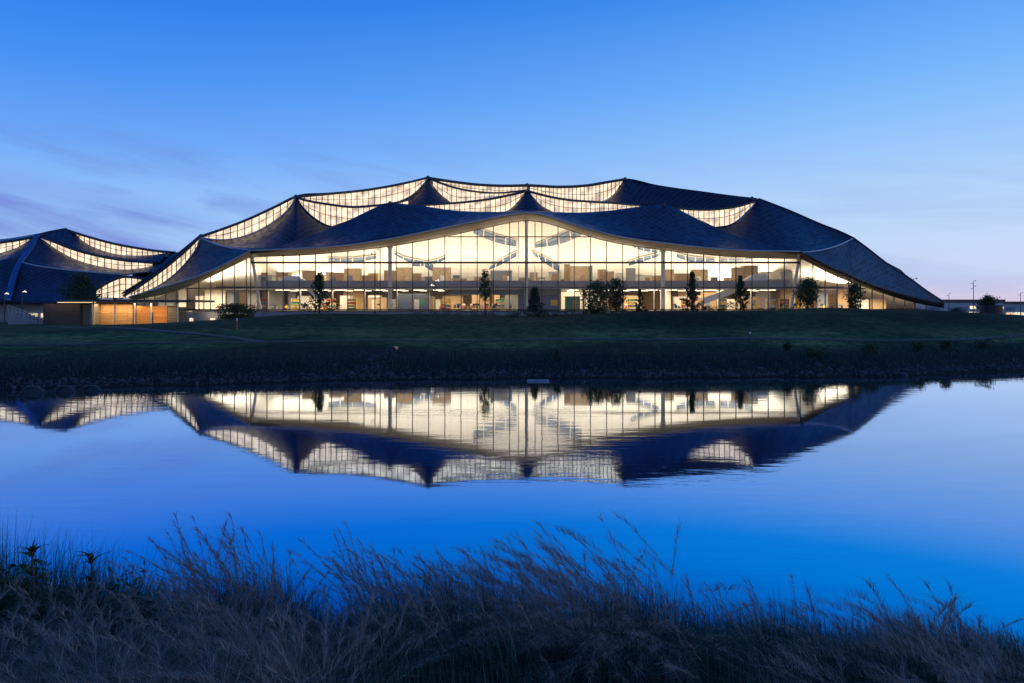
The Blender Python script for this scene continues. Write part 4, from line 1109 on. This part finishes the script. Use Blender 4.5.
# ------------------------------------------------------------------ grasses
def blades(x, y, z, h, lean, ang, width, segs=5, droop=1.0):
    """ribbons: lean = horizontal reach / height, ang = direction of the lean"""
    n = len(x)
    t = np.linspace(0, 1, segs + 1)[None, :]
    reach = (lean * h)[:, None] * (t ** 1.9)
    zz = z[:, None] + h[:, None] * (t - droop * np.clip(lean, 0, 1.2)[:, None] * .42 * t ** 3)
    cx = x[:, None] + np.cos(ang)[:, None] * reach; cy = y[:, None] + np.sin(ang)[:, None] * reach
    fa = rng.uniform(0, 2 * np.pi, n)
    wx = np.cos(fa)[:, None] * width[:, None] * (1 - t ** 1.6 * .93) / 2; wy = np.sin(fa)[:, None] * width[:, None] * (1 - t ** 1.6 * .93) / 2
    Lp = np.stack([cx - wx, cy - wy, zz], -1); Rp = np.stack([cx + wx, cy + wy, zz], -1)
    V = np.stack([Lp, Rp], 2).reshape(n, -1, 3)          # n, 2*(segs+1), 3
    k = np.arange(segs) * 2
    f1 = np.stack([k, k + 1, k + 3, k + 2], -1)
    F = f1[None] + (np.arange(n) * 2 * (segs + 1))[:, None, None]
    rr = np.repeat(rng.random(n), 2 * (segs + 1)); al = np.tile(np.repeat(t[0], 2), n)
    tip = np.stack([cx[:, -1], cy[:, -1], zz[:, -1]], -1); pre = np.stack([cx[:, -2], cy[:, -2], zz[:, -2]], -1)
    return V.reshape(-1, 3), F.reshape(-1, 4), rr, al, tip, pre

def merge(parts):
    V, F, R, A, o = [], [], [], [], 0
    for v, f, r, a in parts:
        V.append(v); F.append(f + o); R.append(r); A.append(a); o += len(v)
    return np.concatenate(V), np.concatenate(F), np.concatenate(R), np.concatenate(A)

def grass_material(name, stops, trans=.3):
    m, nt, b = mat_new(name); L = nt.links.new
    a1 = N(nt, 'ShaderNodeAttribute', attribute_name='rnd')
    r = ramp(nt, stops); L(a1.outputs['Fac'], r.inputs['Fac'])
    L(r.outputs['Color'], b.inputs['Base Color']); b.inputs['Roughness'].default_value = .7; b.inputs['Specular IOR Level'].default_value = .15
    tl = N(nt, 'ShaderNodeBsdfTranslucent'); L(r.outputs['Color'], tl.inputs['Color'])
    ms = N(nt, 'ShaderNodeMixShader'); ms.inputs[0].default_value = trans; out = nt.nodes.get('Material Output')
    L(b.outputs[0], ms.inputs[1]); L(tl.outputs[0], ms.inputs[2]); L(ms.outputs[0], out.inputs['Surface'])
    return m
M['g_green'] = grass_material('green_blades', [(0, (.012, .026, .018)), (.5, (.04, .08, .055)), (.85, (.10, .16, .11)), (1, (.26, .27, .18))])
M['g_dry'] = grass_material('dry_blades', [(0, (.03, .035, .022)), (.4, (.11, .09, .06)), (.75, (.36, .27, .19)), (1, (.68, .52, .40))])
M['g_plume'] = grass_material('seed_plumes', [(0, (.13, .10, .08)), (.6, (.38, .29, .23)), (1, (.64, .50, .42))], .4)

TOPX = np.array([-80,0,60,130,180,240,290,330,360,400,430,460,500,540,570,590,620,660,700,740,790,830,870,910,960,1000,1024,1100])
TOPY = np.array([548,548,556,568,556,548,556,594,588,556,572,560,560,580,594,566,560,572,594,590,588,612,610,606,606,618,624,630])

def ground_at(px, d):
    x = (px - CX) * d / FPX; return x, d, terrain(x, d)

def near_grass():
    # green upright mass
    n = 62000
    d = rng.uniform(2.7, 7.5, n); px = rng.uniform(-70, 1094, n)
    x, y, z = ground_at(px, d)
    top = np.interp(px + 14 * np.sin(px * .11 + d * 3), TOPX, TOPY) + np.where(d < 3.8, (3.8 - d) * 75, 0)
    hmax = CZ - (top - HY) * d / FPX - z
    clump = .5 + .5 * np.sin(x * 5.1 + np.sin(y * 4) * 2) * np.sin(y * 3.7 + x * 1.3)
    u = rng.random(n)
    h = np.clip(hmax, .25, 1.6) * (.52 + .22 * (px < 140) + .36 * u * (.5 + .5 * clump) + .26 * u ** 4)
    h = h * np.where(px < 345, np.interp(d, [2.7, 4.3, 5], [.45, .7, 1]), np.interp(d, [2.7, 4.0], [.72, 1])) * np.where((px < 345) & (d < 4.6), .7, 1)
    parts = []
    v, f, r, a, *_ = blades(x, y, z - .03, h, rng.gamma(2, .13, n), rng.normal(2.6, 1.3, n), rng.uniform(.005, .011, n))
    parts.append((v, f, np.clip(r * .75 + .25 * np.repeat(clump, 12) - .1, 0, 1), a))
    o = np_mesh('grass', *merge(parts)[:2], M['g_green'], rnd=merge(parts)[2])
    tag(o, 'dark green grass filling the near bank', 'grass', kind='stuff')

def tussock_parts(px, d, H, spread, n, lean=(.5, 1.4), dirn=None, dsp=3.14):
    x0, y0, z0 = ground_at(px, d)
    a = rng.uniform(0, 2 * np.pi, n); r = np.abs(rng.normal(0, spread, n))
    x = x0 + np.cos(a) * r; y = y0 + np.sin(a) * r; z = terrain(x, y)
    ang = np.where(rng.random(n) < .35, a, rng.normal(dirn if dirn is not None else 3.0, dsp, n))
    return blades(x, y, z - .03, H * rng.uniform(.55, 1.0, n), rng.uniform(*lean, n), ang, rng.uniform(.003, .008, n), 7, 1.3)

def plume_parts(px, d, H, spread, n, ang=3.1, asp=.5, lean=(.25, .6), hl=.30, hair=(.03, .08)):
    """stalks ending in feathery seed heads"""
    x0, y0, z0 = ground_at(px, d)
    x = x0 + rng.normal(0, spread, n); y = y0 + rng.normal(0, spread * .7, n); z = terrain(x, y)
    h = H * rng.uniform(.6, .95, n); le = rng.uniform(*lean, n); an = rng.normal(ang, asp, n)
    v, f, r, a, tip, pre = blades(x, y, z, h, le, an, np.full(n, .0035), 8, 1.0)
    out = [(v, f, np.clip(r * .5, 0, 1), a)]
    # hairs along the last part of each stalk, drooping on past the tip
    dirv = tip - pre; dirv /= np.linalg.norm(dirv, axis=1)[:, None]
    m = 70
    s = rng.uniform(-.75, .45, (n, m)) * hl
    base = tip[:, None] + dirv[:, None] * s[..., None]
    base[..., 2] -= np.clip(s, 0, 1) ** 2 * 1.6
    base = base.reshape(-1, 3); k = n * m
    an2 = np.repeat(an, m) + rng.normal(0, .45, k)
    v, f, r, a, *_ = blades(base[:, 0], base[:, 1], base[:, 2], rng.uniform(*hair, k), rng.uniform(.9, 2.3, k), an2, rng.uniform(.0018, .0036, k), 2, 1.2)
    out.append((v, f, r, a))
    return out

def make_tussock(name, label, px, d, H, spread, n, plumes, group, **kw):
    x0, y0, z0 = ground_at(px, d)
    o = empty(name, (x0, y0, float(z0)), label, 'grass tussock', group); ROOTS.append(o)
    v, f, r, a, *_ = tussock_parts(px, d, H * .85, spread, n, kw.get('lean', (.3, 1.0)), kw.get('dirn'), kw.get('dsp', 1.2))
    np_mesh('blades', v, f, kw.get('mat', M['g_green']), o, rnd=r)
    if plumes:
        v, f, r, a = merge(plume_parts(px, d, H, spread * 1.3, plumes, kw.get('pang', 3.1), kw.get('pasp', .5), kw.get('plean', (.25, .6)), kw.get('hl', .30), kw.get('hair', (.03, .08))))
        np_mesh('seed_heads', v, f, M['g_plume'], o, rnd=r)

near_grass()
# dry drooping strands over the mass: stuff
def dry_grass():
    parts = []
    for i in range(90):
        k = i < 78
        px = rng.uniform(-60, 345) if k else rng.uniform(340, 1090); d = rng.uniform(2.9, 4.9)
        yt = (rng.uniform(565, 650) if k else rng.uniform(610, 668)) + (4.9 - d) * 18
        x, y, z = ground_at(px, d); H = float(np.clip(CZ - (yt - HY) * d / FPX - z, .35, 1.1)) * 1.25
        n = 460 if k else 230
        x0, y0, z0 = ground_at(px, d)
        a = rng.uniform(0, 2 * np.pi, n); r = np.abs(rng.normal(0, .05, n))
        ang = a + rng.normal(0, .3, n) + .5 * np.sin(a) * 1
        v, f, r, a, *_ = blades(x0 + np.cos(a) * r, y0 + np.sin(a) * r, np.full(n, z0 - .03), H * rng.uniform(.6, 1.0, n), rng.uniform(.45, 1.05, n), ang, rng.uniform(.002, .0042, n), 8, 1.95)
        tone = rng.uniform(.7, 1.25)
        parts.append((v, f, np.clip(r * tone, 0, 1), a))
    V, F, R, A = merge(parts)
    tag(np_mesh('grass', V, F, M['g_dry'], rnd=R), 'dry purplish brown grass drooping over the near bank', 'grass', kind='stuff')
    parts = []
    for i in range(58):
        k = i < 44
        px = rng.uniform(-60, 345) if k else rng.uniform(860, 1080); d = rng.uniform(2.9, 4.3)
        x, y, z = ground_at(px, d); yt = rng.uniform(580, 655) + (4.3 - d) * 18 + (0 if k else 22)
        H = float(np.clip(CZ - (yt - HY) * d / FPX - z, .35, 1.1)) * 1.12
        parts += plume_parts(px, d, H, .10, 13, rng.normal(2.9, .9), .7, (.35, 1.15), .34, (.04, .10))
    for i in range(52):
        px = rng.uniform(-30, 1060); d = rng.uniform(3.6, 6.5)
        x, y, z = ground_at(px, d); t = np.interp(px, TOPX, TOPY) + 13
        H = float(np.clip(CZ - (t - HY) * d / FPX - z, .5, 1.6))
        parts += plume_parts(px, d, H * 1.05, .12, 7, 2.9, .9, (.15, .5), .2)
    V, F, R, A = merge(parts)
    tag(np_mesh('grass', V, F, M['g_plume'], rnd=R), 'scattered feathery seed heads above the near bank grass', 'grass', kind='stuff')
dry_grass()

G = 'plumed grass tussocks on the near bank'
def Hfor(px, d, py):
    x, y, z = ground_at(px, d); return float(CZ - (py - HY) * d / FPX - z)
make_tussock('grass_tussock', 'largest pale plumed tussock with arching seed heads before the water, right of centre', 618, 4.6, Hfor(618, 4.6, 508), (.2), 420, 270, G, pang=3.3, pasp=.9, plean=(.25, 1.0), hl=.4, hair=(.05, .12))
make_tussock('grass_tussock', 'tall upright plumed tussock on the left bank leaning rightwards', 243, 4.9, Hfor(243, 4.9, 508), .2, 480, 110, G, pang=3.0, pasp=.8, plean=(.1, .55))
make_tussock('grass_tussock', 'narrow upright tussock with a few bent seed heads left of centre', 398, 5.2, Hfor(398, 5.2, 520), .15, 300, 48, G, pang=3.1, plean=(.1, .45))
make_tussock('grass_tussock', 'middle tussock of stiff stalks with curled brown seed heads', 480, 5.0, Hfor(480, 5.0, 522), .18, 380, 80, G, pang=3.2, plean=(.2, .6))
make_tussock('grass_tussock', 'rounded brown tussock of tangled seed heads near the right edge', 930, 4.4, Hfor(930, 4.4, 585), .2, 420, 80, G, pang=2.9, pasp=1.1, plean=(.3, 1.1), hl=.36, hair=(.05, .11))
make_tussock('grass_tussock', 'thin reed like tussock at the right with straight stalks', 775, 5.2, Hfor(775, 5.2, 572), .25, 420, 26, G, plean=(.05, .3), lean=(.05, .4))
make_tussock('grass_tussock', 'drooping fountain of pale strands low in the left foreground', 238, 3.5, .78, .07, 600, 0, G, mat=M['g_dry'], lean=(.8, 1.6), dsp=3.0)

# leafy weeds with whorled leaves
def weed(px, d, py, label, n=22):
    x, y, z = (float(q) for q in ground_at(px, d)); H = CZ - (py - HY) * d / FPX - z
    o = empty('leafy_weed', (x, y, z), label, 'weed', 'leafy weeds on the near bank'); ROOTS.append(o)
    MB().tube([(x, y, z - .05), (x + .02, y, z + H * .5), (x, y, z + H * .97)], .012, 6, .006).build('stem', M['bark'], o, smooth=True)
    t = np.repeat([1.0, .97, .86], [9, 7, 6])[:n]; n = len(t)
    bx = np.full(n, x); by = np.full(n, y); bz = z + H * (t - .06)
    v, f, r, a, *_ = blades(bx, by, bz, rng.uniform(.05, .09, n), rng.uniform(.5, 2.2, n), rng.uniform(0, 6.28, n), rng.uniform(.022, .036, n), 5, .6)
    np_mesh('foliage', v, f, LEAF[0], o, rnd=r)
weed(32, 4.7, 541, 'leafy weed with a star of dark leaves, left one of two')
weed(91, 4.8, 549, 'leafy weed with a star of dark leaves, right one of two')
shrub(4, 4.85, 80, 130, 'dark broad leaved bush at the left edge of the near bank', 'bushes on the near bank', 0, 4200, lsz=.03)
shrub(108, 5.0, 110, 118, 'dark broad leaved bush below the right starry weed', 'bushes on the near bank', 0, 4200, lsz=.03)

# tufts on the far bank: stuff
def far_tufts():
    n = 26000
    x = rng.uniform(-62, 80, n); ds = np.interp(x, DSX, DSY)
    off = rng.gamma(2.6, 1.9, n); y = 56.0 + ds + off
    z = terrain(x, y)
    v, f, r, a, *_ = blades(x, y, z - .03, rng.uniform(.15, .6, n) * (1 + .6 * np.sin(x * .8) * np.sin(x * 2.1)), rng.uniform(.2, .9, n), rng.uniform(0, 6.28, n), rng.uniform(.02, .05, n), 2)
    tag(np_mesh('grass', v, f, M['g_green'], rnd=r * .8), 'rough dark grass and weeds along the far bank', 'grass', kind='stuff')
far_tufts()

# ------------------------------------------------------------------ put parts under roots without moving them
bpy.context.view_layer.update()
for o in ROOTS:
    for ch in o.children:
        ch.matrix_parent_inverse = o.matrix_world.inverted()

# ------------------------------------------------------------------ sky, sun, camera
w = bpy.data.worlds.new('World'); scene.world = w; w.use_nodes = True
nt = w.node_tree; L = nt.links.new
bg = nt.nodes.get('Background')
tc = N(nt, 'ShaderNodeTexCoord'); sp = N(nt, 'ShaderNodeSeparateXYZ'); L(tc.outputs['Generated'], sp.inputs[0])
asn = N(nt, 'ShaderNodeMath', operation='ARCSINE'); L(sp.outputs['Z'], asn.inputs[0])
el = N(nt, 'ShaderNodeMapRange'); el.inputs['From Min'].default_value = 0; el.inputs['From Max'].default_value = math.radians(60); L(asn.outputs[0], el.inputs['Value'])
def sky_ramp(stops):
    r = ramp(nt, [(e / 60, lin(c)) for e, c in stops]); L(el.outputs['Result'], r.inputs['Fac']); return r
rl = sky_ramp([(0, (142,168,226)), (4, (160,194,244)), (8, (142,190,250)), (12, (104,166,248)), (17, (68,144,243)), (23.5, (34,118,228)), (32, (14,86,192)), (60, (38,82,160))])
rr = sky_ramp([(0, (222,196,216)), (1, (210,204,232)), (2.6, (200,216,244)), (5, (196,218,248)), (8, (184,214,250)), (12, (156,201,252)), (17, (118,182,251)), (23.5, (74,150,242)), (32, (30,108,210)), (60, (40,86,168))])
at2 = N(nt, 'ShaderNodeMath', operation='ARCTAN2'); L(sp.outputs['X'], at2.inputs[0]); L(sp.outputs['Y'], at2.inputs[1])
az = N(nt, 'ShaderNodeMapRange', interpolation_type='SMOOTHSTEP'); az.inputs['From Min'].default_value = math.radians(-42); az.inputs['From Max'].default_value = math.radians(42); L(at2.outputs[0], az.inputs['Value'])
mx = N(nt, 'ShaderNodeMix', data_type='RGBA'); L(az.outputs['Result'], mx.inputs[0]); L(rl.outputs['Color'], mx.inputs[6]); L(rr.outputs['Color'], mx.inputs[7])
# thin streaks of cloud: noise over (azimuth, elevation)
cb = N(nt, 'ShaderNodeCombineXYZ'); L(at2.outputs[0], cb.inputs[0])
sh = N(nt, 'ShaderNodeMath', operation='MULTIPLY_ADD'); L(at2.outputs[0], sh.inputs[0]); sh.inputs[1].default_value = 0.15; L(asn.outputs[0], sh.inputs[2]); L(sh.outputs[0], cb.inputs[1])
mp = N(nt, 'ShaderNodeMapping'); mp.inputs['Location'].default_value = (0.35, 0.2, 0); mp.inputs['Scale'].default_value = (1.7, 13, 1); L(cb.outputs[0], mp.inputs['Vector'])
nz = N(nt, 'ShaderNodeTexNoise', i_Scale=1.6, i_Detail=7.0, i_Roughness=0.55, i_Distortion=0.6); L(mp.outputs['Vector'], nz.inputs['Vector'])
cr = ramp(nt, [(0.46, (0,) * 3), (0.66, (1,) * 3)]); L(nz.outputs['Fac'], cr.inputs['Fac'])
band = N(nt, 'ShaderNodeMapRange', interpolation_type='SMOOTHSTEP'); band.inputs['From Min'].default_value = math.radians(17); band.inputs['From Max'].default_value = math.radians(5); L(asn.outputs[0], band.inputs['Value'])
cf = N(nt, 'ShaderNodeMath', operation='MULTIPLY'); L(cr.outputs['Color'], cf.inputs[0]); L(band.outputs['Result'], cf.inputs[1])
cf2 = N(nt, 'ShaderNodeMath', operation='MULTIPLY'); L(cf.outputs[0], cf2.inputs[0]); aw = N(nt, 'ShaderNodeMapRange'); aw.inputs['From Min'].default_value = math.radians(-38); aw.inputs['From Max'].default_value = math.radians(10); aw.inputs['To Min'].default_value = 1.0; aw.inputs['To Max'].default_value = 0.22; L(at2.outputs[0], aw.inputs['Value']); L(aw.outputs['Result'], cf2.inputs[1])
# one thicker mauve streak low on the left
d1 = N(nt, 'ShaderNodeMath', operation='SUBTRACT'); L(sh.outputs[0], d1.inputs[0]); d1.inputs[1].default_value = 0.050
d2 = N(nt, 'ShaderNodeMath', operation='ABSOLUTE'); L(d1.outputs[0], d2.inputs[0])
d3 = N(nt, 'ShaderNodeMapRange', interpolation_type='SMOOTHSTEP'); d3.inputs['From Min'].default_value = 0.030; d3.inputs['From Max'].default_value = 0.0; L(d2.outputs[0], d3.inputs['Value'])
d4 = N(nt, 'ShaderNodeMapRange', interpolation_type='SMOOTHSTEP'); d4.inputs['From Min'].default_value = -0.36; d4.inputs['From Max'].default_value = -0.52; L(at2.outputs[0], d4.inputs['Value'])
d5 = N(nt, 'ShaderNodeMath', operation='MULTIPLY'); L(d3.outputs['Result'], d5.inputs[0]); L(d4.outputs['Result'], d5.inputs[1])
d6 = N(nt, 'ShaderNodeMath', operation='MULTIPLY'); L(d5.outputs[0], d6.inputs[0]); L(nz.outputs['Fac'], d6.inputs[1])
d7 = N(nt, 'ShaderNodeMath', operation='MULTIPLY_ADD'); L(d6.outputs[0], d7.inputs[0]); d7.inputs[1].default_value = 0.75; L(cf2.outputs[0], d7.inputs[2]); d7.use_clamp = True
mc = N(nt, 'ShaderNodeMix', data_type='RGBA'); L(d7.outputs[0], mc.inputs[0]); L(mx.outputs[2], mc.inputs[6]); mc.inputs[7].default_value = (*lin((112, 134, 214)), 1)
sk = N(nt, 'ShaderNodeTexSky', sky_type='NISHITA', sun_disc=False, sun_elevation=math.radians(0.5), sun_rotation=math.radians(110))
ml = N(nt, 'ShaderNodeMix', data_type='RGBA', blend_type='ADD'); ml.inputs[0].default_value = 0.004
L(mc.outputs[2], ml.inputs[6]); L(sk.outputs['Color'], ml.inputs[7])
L(ml.outputs[2], bg.inputs['Color']); bg.inputs['Strength'].default_value = 1.0

sun = bpy.data.lights.new('sun', 'SUN'); sun.energy = 0.18; sun.angle = math.radians(40); sun.color = (1, .62, .5)
so = link(bpy.data.objects.new('sun', sun)); so.rotation_euler = (math.radians(80), 0, math.radians(70))

cam = bpy.data.cameras.new('camera'); cam.sensor_width = 36; cam.lens = 36 * FPX / 1024; cam.shift_y = -(341.5 - HY) / 1024; cam.clip_end = 6000; cam.clip_start = .05
co = link(bpy.data.objects.new('camera', cam)); co.location = (0, 0, CZ); co.rotation_euler = (math.pi / 2, 0, 0)
scene.camera = co
scene.view_settings.view_transform = 'Standard'; scene.view_settings.look = 'None'; scene.view_settings.gamma = 1; scene.view_settings.exposure = 0
scene.view_settings.use_curve_mapping = False
scene.cycles.use_denoising = True
scene.cycles.max_bounces = 8; scene.cycles.transparent_max_bounces = 12
scene.cycles.sample_clamp_indirect = 6
